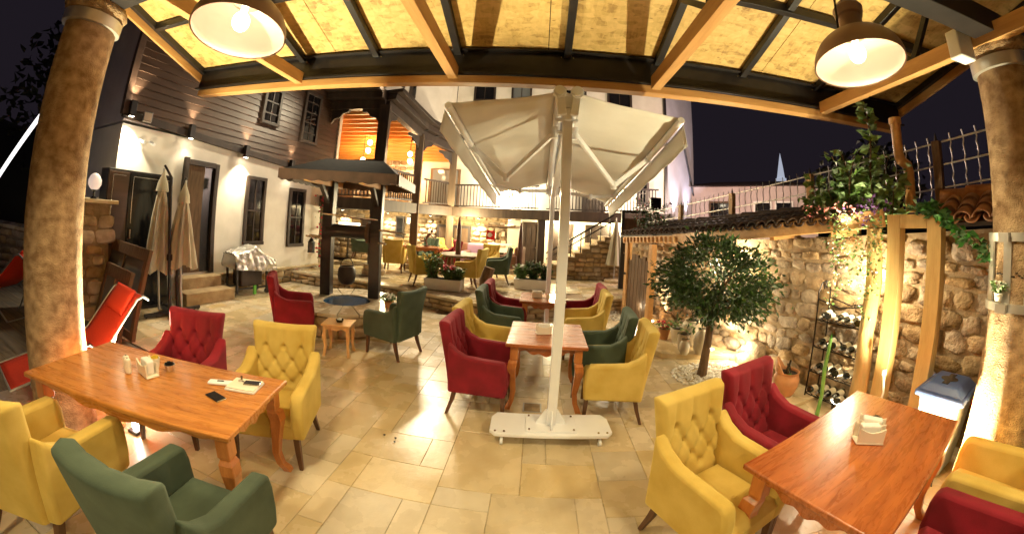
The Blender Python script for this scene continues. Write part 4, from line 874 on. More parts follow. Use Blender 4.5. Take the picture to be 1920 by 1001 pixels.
# paving slab, gravel and pots
b = MB(); b.prism([GW(-.30, 2.55, 0), GW(-.75, 2.75, 0), GW(-1.05, 4.4, 0), GW(-.35, 4.75, 0), GW(.42, 4.6, 0), GW(.42, 2.2, 0)], (0, 0, .085)); struct(b.build('garden_paving', m_tile, bevel=.012))
gb = MB()
rnd = random.Random(2)
for k in range(900):
    a = rnd.uniform(0, 6.28); r = .62*math.sqrt(rnd.random()); p = Vector((2.86+r*math.cos(a)*1.0, 4.18+r*math.sin(a)*.72, 0)); q = rnd.uniform(.010, .024)
    gb.blob((p.x, p.y, q*.5+rnd.uniform(0, .014)), (q*1.2, q, q*.7), 1, .15, rnd, rot=rnd.uniform(0, 3))
o = gb.build('white_gravel', m_gravel); tag(o, 'white pebbles spread round the foot of the orange tree', 'gravel', kind='stuff')
gb = MB()
for k in range(500):
    s = rnd.uniform(4.7, 5.9); p = GW(rnd.uniform(-.5, .4), s, .01); q = rnd.uniform(.012, .028); gb.blob((p.x, p.y, q*.5), (q*1.2, q, q*.7), 1, .15, rnd)
o = gb.build('white_gravel', m_gravel); tag(o, 'white pebbles at the far foot of the garden wall by the plank gate', 'gravel', kind='stuff')
def pot(loc, prof, m, label, name='pot', cat='pot', plant=None, seed=0, group=None):
    p = thing(name, label, cat, loc, 0, group); b = MB(); b.lathe(prof, n=28, cap=False); b.lathe([(0, .004), (prof[0][0], .004)], n=28, cap=False); b.build('pot_body', m, p, smooth=40)
    zt = max(q[1] for q in prof); rt = prof[-1][0]; rn = random.Random(seed)
    b = MB(); b.lathe([(0, zt-.035), (min(q[0] for q in prof[-3:])*.96, zt-.035)], n=20, cap=False); b.build('earth', m_soil, p)
    if plant:
        lf = MB(); fl = MB()
        for k in range(plant[0]):
            a = rn.uniform(0, 6.28); r = rt*rn.random(); h = rn.uniform(.3, 1)*plant[1]; q = (r*math.cos(a)*1.5, r*math.sin(a)*1.5, zt-.03+h); lf.leaf(q, (math.cos(a), math.sin(a), rn.uniform(-.3, .9)), .06, .035, rnd=rn)
            if plant[2] and rn.random() < plant[3]: fl.blob((q[0], q[1], q[2]+.03), (.018, .018, .014), 1, .2, rn)
        lf.build('foliage', plant[4] if len(plant) > 4 else m_vine, p, normals=False)
        if plant[2] and fl.v: fl.build('blossom', plant[2], p)
    return p
jar = [(.05, 0), (.085, .05), (.10, .12), (.085, .18), (.06, .22), (.075, .25), (.06, .245)]
pot(Vector((2.71, 4.83, .085)), [(q*.9, z*1.0) for q, z in jar], m_pot, 'smallest squat clay jar on the garden paving, nearest the viewer', 'clay_jar', 'jar')
pot(Vector((2.97, 4.80, .085)), [(.07, 0), (.11, .08), (.12, .22), (.09, .32), (.055, .37), (.07, .41), (.055, .40)], m_pot, 'tall slim clay jar beside the orange tree trunk', 'clay_jar', 'jar')
pot(Vector((3.05, 5.25, .085)), [(.09, 0), (.18, .14), (.20, .28), (.15, .38), (.12, .40), (.14, .43), (.12, .42)], m_pot, 'large round clay jar behind the slim one by the wall', 'clay_jar', 'jar')
pot(Vector((2.88, 5.42, .085)), [(.09, 0), (.13, .22), (.135, .25), (.12, .245)], m_white, 'white tapered flower pot with green leaves among the clay jars', 'flower_pot', 'flower pot', (60, .14, None, 0), 3)
pot(Vector((2.80, 5.05, .085)), [(.075, 0), (.10, .15), (.09, .24), (.11, .27), (.09, .265)], m_pot, 'clay jar holding a few leaves, between white pot and slim jar', 'clay_jar', 'jar', (24, .14, None, 0), 4)
pot(Vector((2.72, 5.62, .085)), [(.07, 0), (.10, .17), (.105, .19), (.09, .185)], m_terra, 'red flowering plant in a small clay pot at the far left of the jars', 'flower_pot', 'flower pot', (60, .12, m_flower_r, .6), 5)
for (s, x), lab, pw in (((2.62, .12), 'behind the orange tree', 85), ((4.45, .12), 'behind the clay jars', 85), ((.42, .16), 'behind the log post', 48)):
    w = thing('wall_uplight', 'small ground spotlight at the foot of the rubble wall, %s' % lab, 'uplight', GW(x, s, .0), 0, 'uplights along the garden wall')
    b = MB(); b.lathe([(.04, 0), (.05, .09)], n=14); b.build('housing', m_steel, w); b = MB(); b.lathe([(.043, .0905), (.043, .0935)], n=14); b.build('lens', m_spotlens, w)
    light('uplight_beam', 'SPOT', GW(x, s, .14), pw, SOFT, .03, GW(.40, s, 2.0), 105, .9)
light('climber_fill', 'SPOT', GW(-.22, .45, 2.02), 22, SOFT, .03, GW(.25, .15, 3.1), 100, .9)  # bare spot added to brighten the climbing plant
light('wall_foot_fill', 'POINT', GW(.16, 2.15, .30), 14, SOFT, .04)  # bare fill point added for the pebbles at the tree
light('wall_foot_fill', 'POINT', GW(.0, 4.75, .35), 12, SOFT, .04)  # bare fill point added at the far foot of the wall
light('beam_fill', 'POINT', GW(.12, 2.4, 1.62), 30, SOFT, .04); light('beam_fill', 'POINT', GW(.16, .30, 1.5), 26, SOFT, .04)  # bare fill points added along the wall under the beam

# wine rack and bottles
t = thing('wine_rack', 'tall wrought iron wine rack with scrolled top against the rubble wall', 'wine rack', GW(.24, .53, 0), 9.8)
b = MB()
for y in (-.29, .29):
    for x in (-.13, .13): b.tube([(x, y, 0), (x, y, 1.30), (x*.6, y*.98, 1.40), (x*.1, y*.96, 1.42), (x*-.05, y*.97, 1.37), (x*.25, y*.97, 1.34)], .010, 6)
b.build('uprights', m_iron, t)
LV = (.98, .66, .36, .08)
for z in LV:
    b = MB()
    for x in (-.13, .13):
        b.bar((x, -.29, z), (x, .29, z), .010, .012)
        pts = [(x, -.29+.58*k/36, z+.012+.016*abs(math.sin(math.pi*k/6))) for k in range(37)]; b.tube(pts, .005, 5)
    for y in (-.29, .29): b.bar((-.13, y, z), (.13, y, z), .01, .01)
    b.build('shelf', m_iron, t)
b = MB(); b.tube([(-.13, -.29, 1.22), (-.13, 0, 1.16), (-.13, .29, 1.22)], .008, 6); b.tube([(.13, -.29, 1.22), (.13, 0, 1.16), (.13, .29, 1.22)], .008, 6); b.build('cross_rail', m_iron, t)
prof = [(.0, -.15), (.034, -.15), (.037, -.145), (.037, .03), (.030, .06), (.014, .085), (.0135, .15), (.0, .15)]
def mkbottle():
    p = thing('wine_bottle', 'x', 'wine bottle', (0, 0, 0), 0)
    def rot(mb): mb.v = [(-z, y, x) for x, y, z in mb.v]; return mb
    b = MB(); b.lathe(prof, n=18, cap=False); rot(b).build('glass', m_bottle, p, smooth=40)
    b = MB(); b.lathe([(.0378, -.11), (.0378, -.01)], n=18, cap=False); rot(b).build('label', m_label, p, smooth=40, normals=False)
    b = MB(); b.lathe([(.0150, .09), (.0150, .151)], n=14); rot(b).build('capsule', m_red if False else m_foil, p, smooth=40)
    return p
proto = None
for li, z in enumerate(LV):
    for k in range(6):
        y = .53-.29+.048+k*.0965
        if proto is None: proto = mkbottle(); o = proto
        else: o = dup(proto)
        o.location = GW(.24+.02*math.sin(k*2.3+li), y, z+.05); o.rotation_euler = (R(25*math.sin(k*3.1+li)), R(-5+3*math.sin(k+li)), R(9.8+180*(1 if (k*7+li*3) % 4 == 0 else 0)))
        o['label'] = 'dark wine bottle lying on the %s shelf of the iron wine rack' % ('top', 'second highest', 'third highest', 'lowest')[li]; o['group'] = 'bottles on the %s shelf of the rack' % ('top', 'second', 'third', 'lowest')[li]
p = pot(GW(-.10, .98, .05), [(.10, 0), (.15, .12), (.16, .21), (.13, .27), (.15, .30), (.13, .295)], m_terra, 'broken terracotta pot holding green bottles left of the wine rack', 'terracotta_pot', 'pot')
b = MB(); b.grid(10, 3, lambda a, w: (.145*math.cos(R(60+150*a)), .145*math.sin(R(60+150*a)), .29+.16*w*math.sin(math.pi*a))); b.build('broken_rim', m_terra, p, solid=.015)
for k, (x, y) in enumerate(((.03, .02), (-.04, -.05))):
    q = thing('green_bottle', 'green glass bottle leaning in the broken terracotta pot, %s' % ('shorter' if k else 'taller'), 'bottle', GW(-.10+x, .98+y, .30), 0)
    b = MB(); b.lathe([(.0, -.08), (.032, -.08), (.035, .06), (.012, .12), (.012, .19-.03*k)], n=14); b.build('glass', m_green if k == 5 else m_bottle, q, smooth=40)
    q.rotation_euler = (R(14-20*k), R(-8), 0); b = MB(); b.lathe([(.0355, -.03), (.0355, .04)], n=14, cap=False); b.build('label', m_succ, q)
b = MB(); b.prism([GW(-.35, .72, 0), GW(-.35, 1.25, 0), GW(.35, 1.25, 0), GW(.35, .72, 0)], (0, 0, .05)); struct(b.build('stone_slab', m_tile, bevel=.01))
t = thing('bare_plant', 'tall bare green plant stem in front of the wine rack', 'plant', GW(-.28, .38, 0), 0)
b = MB(); b.tube([(0, 0, 0), (.012, 0, .3), (-.008, .01, .6), (.01, 0, .92)], [.024, .02, .022, .016], 10); b.v = [(x*(1+.1*math.sin(z*40)), y, z) for x, y, z in b.v]; b.build('stem', m_greenpole, t, smooth=50); b = MB(); b.tube([(.01, 0, .91), (.015, .004, .96)], [.015, .004], 8); b.build('tip', m_succ, t)
t = thing('white_cable', 'thin pale cable hanging between the two portal posts down to the floor', 'cable', GW(-.12, -.2, .4), 0)
b = MB(); b.tube([(0, .0, -.38), (.02, .03, -.1), (.0, .0, .1), (-.02, .02, .28)], .012, 8); b.build('cable', m_paper, t, smooth=50); b = MB(); b.obox((-.02, .02, .30), (.04, .03, .06)); b.build('plug', m_paper, t, bevel=.006)
t = thing('recycling_bin', 'slim pale bin with a blue slotted lid behind the banded column', 'bin', (3.66, 1.60, 0), 12)
b = MB(); b.grid(1, 1, lambda a, w: (0, 0, 0)); b = MB(); w0, w1, d0, d1, h = .20, .25, .13, .17, .70
P = [(-w0, -d0, .01), (w0, -d0, .01), (w0, d0, .01), (-w0, d0, .01), (-w1, -d1, h), (w1, -d1, h), (w1, d1, h), (-w1, d1, h)]; b.add(P, [[0,3,2,1],[4,5,6,7],[0,1,5,4],[1,2,6,5],[2,3,7,6],[3,0,4,7]]); b.build('bin_body', m_bin, t, bevel=.035, seg=4)
b = MB(); b.box(-.28, .28, -.20, .20, h-.03, h+.02); b.build('lid_rim', m_blue, t, bevel=.015); b = MB(); P = [(-.26, -.18, h+.021), (.26, -.18, h+.021), (.26, .18, h+.021), (-.26, .18, h+.021), (-.20, -.12, h+.085), (.20, -.12, h+.085), (.20, .12, h+.085), (-.20, .12, h+.085)]; b.add(P, [[0,3,2,1],[4,5,6,7],[0,1,5,4],[1,2,6,5],[2,3,7,6],[3,0,4,7]]); l = b.build('lid', m_blue, t, bevel=.015)
b = MB(); b.box(-.16, .16, -.025, .025, h+.0855, h+.0885); b.lathe([(.07, h+.0856), (.07, h+.0884)], n=24); b.build('slot', m_black, l); b = MB(); b.box(.20, .235, -.176, -.168, .52, .60); b.build('sticker', m_ldeck, t)
# beyond the wall
def far(az, d, z=0): return Vector((math.sin(R(az))*d, math.cos(R(az))*d, z))
hc = far(36.5, 17); t = thing('neighbour_house', 'low plastered neighbour house with a dark eave beyond the garden wall', 'house', hc, -36.5)
b = MB(); b.box(-2.6, 3.4, 0, 4, 0, 3.95); b.build('wall', m_farhouse, t); b = MB(); b.add([(-2.9, -.4, 3.9), (3.7, -.4, 3.9), (3.7, 4.4, 3.9), (-2.9, 4.4, 3.9), (-1.4, 1.9, 4.35), (2.2, 1.9, 4.35)], [[0,1,5,4],[1,2,5],[2,3,4,5],[3,0,4],[0,3,2,1]]); b.build('roof', m_darktile, t)
for u0, u1 in ((-1.45, -.45), (.55, 1.35), (1.5, 2.3)):
    f = MB(); f.box(u0, u1, -.06, -.001, 2.1, 3.25); fo = f.build('window', m_oldwood if u0 < 0 else m_white, t); b = MB(); b.box(u0+.08, u1-.08, -.07, -.061, 2.18, 3.17); b.build('pane', m_glass, fo)
light('lane_fill', 'POINT', far(34.5, 12.0, 3.3), 420, (1, .74, .62), .1)  # bare fill point added to brighten the neighbour house
t = thing('glowing_spire', 'small pale spire with painted floodlight glow, far off in the night sky', 'spire', far(42.5, 60, 0), 0)
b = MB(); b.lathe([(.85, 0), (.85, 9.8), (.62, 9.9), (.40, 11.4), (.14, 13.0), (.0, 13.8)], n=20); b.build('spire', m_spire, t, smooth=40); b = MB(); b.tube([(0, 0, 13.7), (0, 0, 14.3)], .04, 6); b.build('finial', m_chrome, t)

# ================================================================ FURNITURE
# ---- tufted velvet tub chairs: front faces +y
BT = [(.80, (-.16, 0, .16)), (.685, (-.235, -.08, .08, .235)), (.575, (-.16, 0, .16)), (.50, (-.235, -.08, .08, .235))]
SEG = []
for x in BT[0][1]: SEG.append(((x, .80), (x, 1.03)))
for i in range(3):
    for x in BT[i][1]:
        for q in BT[i+1][1]:
            if abs(x-q) < .1: SEG.append(((x, BT[i][0]), (q, BT[i+1][0])))
SEG = np.array(SEG); BTN = np.array([(x, z) for z, xs in BT for x in xs])
def tuft(x, z):
    p = np.array([x, z]); a, b = SEG[:, 0], SEG[:, 1]; ab = b-a
    k = np.clip(((p-a)*ab).sum(1)/(ab*ab).sum(1), 0, 1); d = np.linalg.norm(a+ab*k[:, None]-p, axis=1).min()
    e = np.linalg.norm(BTN-p, axis=1).min()
    f = 1-.75*max(0, min(1, (z-.86)/.12))
    return .017*f*math.exp(-(d/.017)**1.3)+.034*math.exp(-(e/.019)**2)
def mkchair(fab, label, grp, tufted=True):
    t = thing('tub_chair', label, 'armchair', (0, 0, 0), 0, grp)
    b = MB(); b.box(-.245, .245, -.24, .275, .275, .405); b.build('seat_base', fab, t, bevel=.02)
    b = MB()
    def cush(a, w):
        x, y = -.235+.47*a, -.22+.50*w; e = min(a, 1-a, w, 1-w); return (x, y, .40+.062*min(1, (e/.10))**.5+.012*math.sin(math.pi*a)*math.sin(math.pi*w))
    b.grid(18, 18, cush); b.build('seat_cushion', fab, t, smooth=60)
    for s in (-1, 1):
        b = MB(); prof = [(-.30, .275), (.275, .275), (.292, .40), (.285, .55), (.268, .625), (.235, .650), (.05, .660), (-.12, .672), (-.22, .72), (-.30, .80)]
        n = len(prof); P = []
        for x, fl in ((.222, 0), (.318, 1)):
            for y, z in prof: P.append((s*(x+(.020*((z-.275)/.5) if fl else .012*((z-.275)/.5))), y, z))
        b.add(P, [list(range(n)), list(range(n, 2*n))[::-1]]+[[i, (i+1)%n, n+(i+1)%n, n+i] for i in range(n)])
        b.build('armrest', fab, t, bevel=.026, seg=3, smooth=50)
    # backrest: tufted front, plain curved back
    def place(x, z, d): q = (z-.28)/.75; return (x, -.205-.135*q**1.25+.42*x*x*q-d, z)
    NX, NZ = 44, 46; Z0, Z1 = .28, 1.0
    def half(q): return .245+.045*max(0, (q-.35)/.65)**1.3
    b = MB()
    def shape(a, w):
        hw = half(w); x = (2*a-1)*hw; z = Z0+(Z1-Z0)*w
        z -= .018*(w**6)*(1-(2*a-1)**2)*1.2                    # the top edge dips a little in the middle
        return x, z
    def front(a, w):
        x, z = shape(a, w); e = min(a, 1-a)*2*half(w); r = .032; d = 0
        if e < r: d += (r-math.sqrt(max(0, r*r-(r-e)**2)))
        et = (1-w)*(Z1-Z0)
        if et < r: d += (r-math.sqrt(max(0, r*r-(r-et)**2)))
        return place(x, z, (tuft(x, z) if tufted and z > .42 else 0)+min(d, .05))
    def back(a, w):
        x, z = shape(a, w); e = min(a, 1-a)*2*half(w); r = .03; d = .115
        if e < r: d -= (r-math.sqrt(max(0, r*r-(r-e)**2)))
        et = (1-w)*(Z1-Z0)
        if et < r: d -= (r-math.sqrt(max(0, r*r-(r-et)**2)))
        return place(x, z, max(d, .051))
    b.grid(NX, NZ, front); b0 = len(b.v); b.grid(NX, NZ, back)
    w = NX+1
    ring = [i for i in range(w)]+[(j+1)*w+NX for j in range(NZ)]+[NZ*w+NX-1-i for i in range(NX)]+[(NZ-1-j)*w for j in range(NZ-1)]
    n = len(ring)
    for i in range(n): b.f.append([ring[i], ring[(i+1) % n], b0+ring[(i+1) % n], b0+ring[i]])
    bo = b.build('backrest', fab, t, smooth=70)
    for x, z in BTN:
        if not tufted or z < .52: continue
        b = MB(); q = place(x, z, tuft(x, z)); b.blob((q[0], q[1]+.003, q[2]), (.012, .006, .012), 1); b.build('button', fab, bo, smooth=80)
    for x, y, dx, dy in ((-.25, .245, -.012, .012), (.25, .245, .012, .012), (-.24, -.24, -.02, -.085), (.24, -.24, .02, -.085)):
        b = MB(); P = []
        for z, k, w in ((.285, 0, .023), (.16, .35, .021), (0, 1, .015)):
            P += [(x+dx*k+i*w, y+dy*k+j*w, z) for i, j in ((-1,-1),(1,-1),(1,1),(-1,1))]
        b.add(P, [[0,1,2,3],[11,10,9,8]]+[[l*4+i, l*4+(i+1)%4, (l+1)*4+(i+1)%4, (l+1)*4+i] for l in range(2) for i in range(4)]); b.build('leg', m_chairleg, t, bevel=.003)
    return t
GY, GR, GG = 'mustard velvet tub chairs', 'crimson velvet tub chairs', 'green velvet tub chairs'
PROTO = {}
def chair(kind, x, y, rz, label, z=0):
    fab, grp = {'y': (m_yel, GY), 'r': (m_red, GR), 'g': (m_grn, GG)}[kind]
    if kind not in PROTO: o = PROTO[kind] = mkchair(fab, label, grp)
    else: o = dup(PROTO[kind], label=label, group=grp)
    o.location = (x, y, z); o.rotation_euler = (0, 0, R(rz)); return o
chair('y', -1.80, 2.31, 195, 'mustard tufted chair at the far side of the table with the two phones')
chair('r', -2.70, 2.14, 195, 'crimson tufted chair behind the honey-coloured long table, in front of the red sun lounger')
chair('y', -2.54, .98, 13, 'mustard chair seen from behind at the near left corner of the honey-coloured long table')
chair('g', -1.46, 1.07, 3, 'green chair seen from behind in the left foreground at the honey-coloured long table')
chair('y', 1.30, 1.60, 200, 'mustard tufted chair in the right foreground with its front towards the viewer')
chair('r', 1.94, 1.88, 198, 'crimson tufted chair at the far side of the reddish table, nearest the terracotta pot')
chair('y', 2.87, .80, 17, 'mustard chair at the right edge, below the banded column')
chair('r', 2.12, .58, 17, 'crimson chair cut by the lower right corner of the picture')
chair('r', -.20, 3.55, -98, 'crimson chair at the middle table, nearest left of the white awning pole')
chair('y', -.17, 4.14, -98, 'mustard chair behind the crimson one at the left of the middle table')
chair('y', 1.12, 3.47, 80, 'mustard chair on the right of the middle table, nearest the viewer')
chair('g', 1.10, 4.02, 80, 'dark green chair on the right of the middle table behind the mustard one')
chair('g', -.02, 5.22, -95, 'green chair on the left of the farther table, in front of a crimson one')
chair('r', .06, 5.82, -95, 'crimson chair on the left of the farther table, behind the green one')
chair('y', 1.15, 5.22, 84, 'mustard chair on the right of the farther table')
chair('r', 1.22, 5.80, 84, 'crimson chair on the right of the farther table behind the mustard one')
chair('r', -3.20, 4.78, -58, 'dark crimson chair in front of the well, left of the little side table')
chair('g', -1.62, 4.85, 68, 'dark green chair in front of the well, right of the little side table')
def P3(u, v, z=TZ): return PAV(u, v, z)
for (u, v), rz, k, lab in (((-4.15, 10.0), 8, 'y', 'mustard chair on the terrace seen from behind at the porch table'), ((-2.78, 8.60), -60, 'y', 'mustard chair on the terrace left of the white planter'),
        ((-1.62, 8.72), 75, 'y', 'mustard chair on the terrace right of the white planter, turned to the round table'), ((-1.02, 9.55), 95, 'g', 'dark green chair beyond the round terrace table'),
        ((-1.45, 10.2), 150, 'y', 'mustard chair behind the round terrace table'), ((-3.55, 11.4), 175, 'g', 'green chair behind the porch table'), ((-3.05, 11.9), 200, 'y', 'mustard chair deep in the porch by the second brown post'),
        ((-2.75, 10.9), 120, 'r', 'crimson chair half hidden behind the terrace shrub')):
    p = P3(u, v); chair(k, p.x, p.y, rz, lab, TZ)
# high green chair at the bar
p = P3(-5.75, 10.9); c = dup(PROTO['g'], (p.x, p.y, TZ+.12), -75, 'light green bar chair standing by the porch bar counter')

# ---- tables
def table(name, label, cx, cy, L, Wd, rz, grp=None, z0=0, h=.76, m_wood=m_wood2):
    t = thing(name, label, 'table', (cx, cy, z0), rz, grp); hx, hy = L/2, Wd/2
    b = MB(); b.box(-hx, hx, -hy, hy, h-.036, h); b.build('tabletop', m_wood, t, bevel=.010, seg=3)
    b = MB()
    for i in range(1, 4): pass
    ix, iy = hx-.06, hy-.06
    def apron(p, q, nx, ny):
        d = Vector((q[0]-p[0], q[1]-p[1], 0)); Ln = d.length; d.normalize(); n = 36; top = []; bot = []
        for i in range(n+1):
            k = i/n; x, y = p[0]+d.x*Ln*k, p[1]+d.y*Ln*k; top.append((x, y, h-.037))
            e = abs(k-.5)*2; dz = .062+.030*math.cos(e*math.pi*.9)+.012*math.cos(e*math.pi*5); bot.append((x, y, h-.037-dz))
        b = MB(); b.prism(top+bot[::-1], (nx*.024, ny*.024, 0)); b.build('apron', m_wood, t, smooth=40)
    apron((-ix, -iy), (ix, -iy), 0, 1); apron((-ix, iy), (ix, iy), 0, -1); apron((-ix, -iy), (-ix, iy), 1, 0); apron((ix, -iy), (ix, iy), -1, 0)
    for sx in (-1, 1):
        for sy in (-1, 1):
            b = MB(); P = []; secs = [(h-.038, 0, .042), (h-.185, 0, .042), (h-.20, .002, .034), (h-.225, .012, .046), (h-.29, .022, .045), (h-.40, .010, .035), (.20, -.006, .028), (.09, .008, .027), (.035, .034, .031), (.0, .044, .030)]
            for z, o, w in secs: P += [(sx*(ix-.03)+sx*o+i*w, sy*(iy-.03)+sy*o+j*w, z) for i, j in ((-1,-1),(1,-1),(1,1),(-1,1))]
            m = len(secs); b.add(P, [[0,1,2,3],[4*m-1,4*m-2,4*m-3,4*m-4]]+[[l*4+i, l*4+(i+1)%4, (l+1)*4+(i+1)%4, (l+1)*4+i] for l in range(m-1) for i in range(4)]); b.build('leg', m_legw, t, bevel=.006, seg=2)
    return t
GT = 'varnished dining tables'
table('dining_table', 'long honey-coloured pine table with two phones, napkins and a paper folder', -2.33, 1.62, 1.74, .78, 9, GT, m_wood=m_wood)
table('dining_table', 'reddish varnished table with two touching napkin holders, in front of the wine rack', 2.13, 1.31, 1.54, .76, 17.5, GT)
table('dining_table', 'square pine table behind the white awning pole', .47, 3.87, .84, .86, -5.5, GT)
table('dining_table', 'square pine table farther back, in front of the terrace riser', .60, 5.82, .74, .74, -5, GT)
p = P3(-3.55, 10.75); table('porch_table', 'brown table with flowers in the porch among mustard and green chairs', p.x, p.y, 1.3, .75, -6, None, TZ)
p = P3(-1.95, 9.35); t = thing('round_table', 'round brown wooden table on the terrace behind the white planter', 'table', (p.x, p.y, TZ), 0)
b = MB(); b.lathe([(.60, .70), (.62, .72), (.62, .74), (.60, .755)], n=40); b.build('tabletop', m_oldwood, t)
for k in range(4):
    a = R(45+90*k); b = MB(); b.tube([(.42*math.cos(a), .42*math.sin(a), .70), (.45*math.cos(a), .45*math.sin(a), .5), (.40*math.cos(a), .40*math.sin(a), .25), (.47*math.cos(a), .47*math.sin(a), 0)], [.04, .045, .028, .025], 8); b.build('leg', m_oldwood, t)
t = thing('side_table', 'little light pine side table with an ashtray in front of the well', 'side table', (-2.30, 4.50, 0), 10)
b = MB(); b.box(-.21, .21, -.17, .17, .435, .465); b.build('tabletop', m_side, t, bevel=.008)
for s in (-1, 1):
    top = [(-.16+.32*i/20, s*.135, .434) for i in range(21)]; bot = [(-.16+.32*i/20, s*.135, .385-.014*math.cos(i/20*2*math.pi*2)) for i in range(21)]
    b = MB(); b.prism(top+bot[::-1], (0, -s*.02, 0)); b.build('apron', m_side, t)
    b = MB(); b.box(s*.165-.01, s*.165+.01, -.12, .12, .37, .434); b.build('apron', m_side, t)
    for r in (-1, 1):
        b = MB(); P = []
        for z, o, w in ((.434, 0, .022), (.34, 0, .022), (.30, .008, .026), (.15, -.004, .017), (.03, .01, .018), (0, .016, .02)): P += [(s*.165+s*o+i*w, r*.13+r*o+j*w, z) for i, j in ((-1,-1),(1,-1),(1,1),(-1,1))]
        b.add(P, [[0,1,2,3],[23,22,21,20]]+[[l*4+i, l*4+(i+1)%4, (l+1)*4+(i+1)%4, (l+1)*4+i] for l in range(5) for i in range(4)]); b.build('leg', m_side, t, bevel=.004)

# ---- things on the tables
TH = .762
def napkin_holder(x, y, z, rz, label):
    t = thing('napkin_holder', label, 'napkin holder', (x, y, z), rz, 'cream napkin holders')
    b = MB(); b.box(-.065, .065, -.035, .035, 0, .012); b.build('base', m_cream, t, bevel=.005)
    for s in (-1, 1):
        b = MB(); n = 12; out = [(-.06, s*.026, .012)]+[(-.06+.12*i/n, s*.030, .085-.022*math.sin(math.pi*i/n)) for i in range(n+1)]+[(.06, s*.026, .012)]
        b.prism(out, (0, s*.008, 0)); b.build('side_plate', m_cream, t, smooth=30)
    b = MB(); b.box(-.045, .045, -.02, .02, .013, .092); b.build('napkins', m_paper, t, bevel=.008); t.scale = (1.35, 1.35, 1.25); return t
def shaker(x, y, label, m=m_cream, h=.09, z=TH):
    t = thing('shaker', label, 'shaker', (x, y, z), 20, 'cream shakers'); b = MB(); P = []
    b.obox((0, 0, h/2), (.046, .032, h)); b.build('body', m, t, bevel=.015, seg=3); b = MB(); b.lathe([(.006, h), (.006, h+.0015)], n=10); b.build('hole', m_black, t); return t
napkin_holder(-2.43, 1.66, TH, -14, 'cream notched napkin holder on the honey-coloured long table')
shaker(-2.60, 1.60, 'tall cream shaker on the honey-coloured long table, nearer the table end', h=.115); shaker(-2.545, 1.575, 'tall cream shaker on the honey-coloured long table, nearer the napkin holder', h=.115)
def cup(x, y, z, label, m=m_cream, r=.035, h=.07, fill=None, name='cup', cat='cup'):
    t = thing(name, label, cat, (x, y, z), 0); b = MB(); b.lathe([(r*.75, 0), (r, h*.9), (r, h), (r*.86, h), (r*.7, .01)], n=20, cap=False); b.lathe([(0, .004), (r*.75, .004)], n=20, cap=False); b.build('cup_body', m, t, smooth=40)
    if fill:
        rn = random.Random(7); b = MB()
        for k in range(14): a = rn.uniform(0, 6.28); q = r*.6*rn.random(); b.obox((q*math.cos(a), q*math.sin(a), h*.9+rn.uniform(-.008, .012)), (.022, .006, .03), rn.uniform(0, 3))
        b.build('sachets', fill, t)
    return t
cup(-2.50, 1.78, TH, 'cream pot of sugar sachets behind the napkin holder, honey-coloured table', fill=m_flower_y, name='sachet_pot', cat='pot')
cup(-2.36, 1.80, TH, 'metal ashtray basket beside the napkin holder, honey-coloured table', m_chrome, .04, .05, m_black, 'ashtray', 'ashtray')
t = thing('mobile_phone', 'black mobile phone lying on the bare wood of the honey-coloured table', 'phone', (-1.79, 1.69, TH), -14, 'black mobile phones'); b = MB(); b.box(-.072, .072, -.037, .037, 0, .008); b.build('phone_body', m_chrome, t, bevel=.006); b = MB(); b.box(-.067, .067, -.033, .033, .0082, .009); b.build('screen', m_screen, t)
t = thing('menu_folder', 'white paper folder under a phone near the right end of the honey-coloured table', 'folder', (-1.72, 1.90, TH), 12); b = MB(); b.box(-.11, .11, -.085, .085, 0, .016); b.build('cover', m_paper, t, bevel=.004); b = MB(); b.box(-.105, .105, -.08, .08, .0165, .024); b.build('sheets', m_cream, t)
t = thing('mobile_phone', 'black mobile phone lying on the white paper folder', 'phone', (-1.675, 1.93, TH+.025), 20, 'black mobile phones'); b = MB(); b.box(-.06, .06, -.032, .032, 0, .008); b.build('phone_body', m_chrome, t, bevel=.006); b = MB(); b.box(-.055, .055, -.028, .028, .0082, .009); b.build('screen', m_screen, t)
t = thing('remote_control', 'white handset lying beside the paper folder', 'remote', (-1.90, 1.85, TH), 22); b = MB(); b.box(-.085, .085, -.03, .03, 0, .022); b.build('case', m_wpaint, t, bevel=.010); b = MB(); b.box(-.02, .03, -.008, .008, .0222, .0235); b.build('display', m_black, t)
t = thing('keys', 'small bunch of keys on the white folder', 'keys', (-1.77, 1.92, TH+.026), 0); b = MB(); b.tube([(.015*math.cos(a), .015*math.sin(a), .004) for a in np.linspace(0, 6.2, 14)], .002, 5); b.build('ring', m_chrome, t); b = MB(); b.box(.01, .06, -.006, .006, 0, .004); b.build('key', m_chrome, t); b = MB(); b.bar((.0, .01, .004), (-.03, .045, .012), .014, .006); b.build('key', m_chrome, t)
napkin_holder(2.14, 1.33, TH, -30, 'cream napkin holder on the reddish table')
napkin_holder(2.23, 1.38, TH, -55, 'second cream napkin holder touching the first on the reddish table')
cup(2.27, 1.45, TH, 'red and blue sachet tin on the reddish table', m_label, .04, .075, m_flower_r, 'sachet_pot', 'pot'); cup(2.37, 1.44, TH, 'steel ashtray basket on the reddish table', m_chrome, .045, .05, m_black, 'ashtray', 'ashtray')
napkin_holder(.43, 3.86, TH, 5, 'cream napkin holder on the square table behind the awning pole'); napkin_holder(.50, 5.80, TH, 0, 'cream napkin holder on the farther square table')
shaker(.66, 5.62, 'round cream shaker on the farther square table', h=.10)
cup(-2.28, 4.49, .467, 'dark ashtray with white stubs on the little pine side table', m_black, .055, .04, m_paper, 'ashtray', 'ashtray')
p = P3(-3.4, 10.75, TZ+.76); t = thing('bronze_sculpture', 'dark bronze running figure sculpture on the porch table', 'sculpture', p, 0)
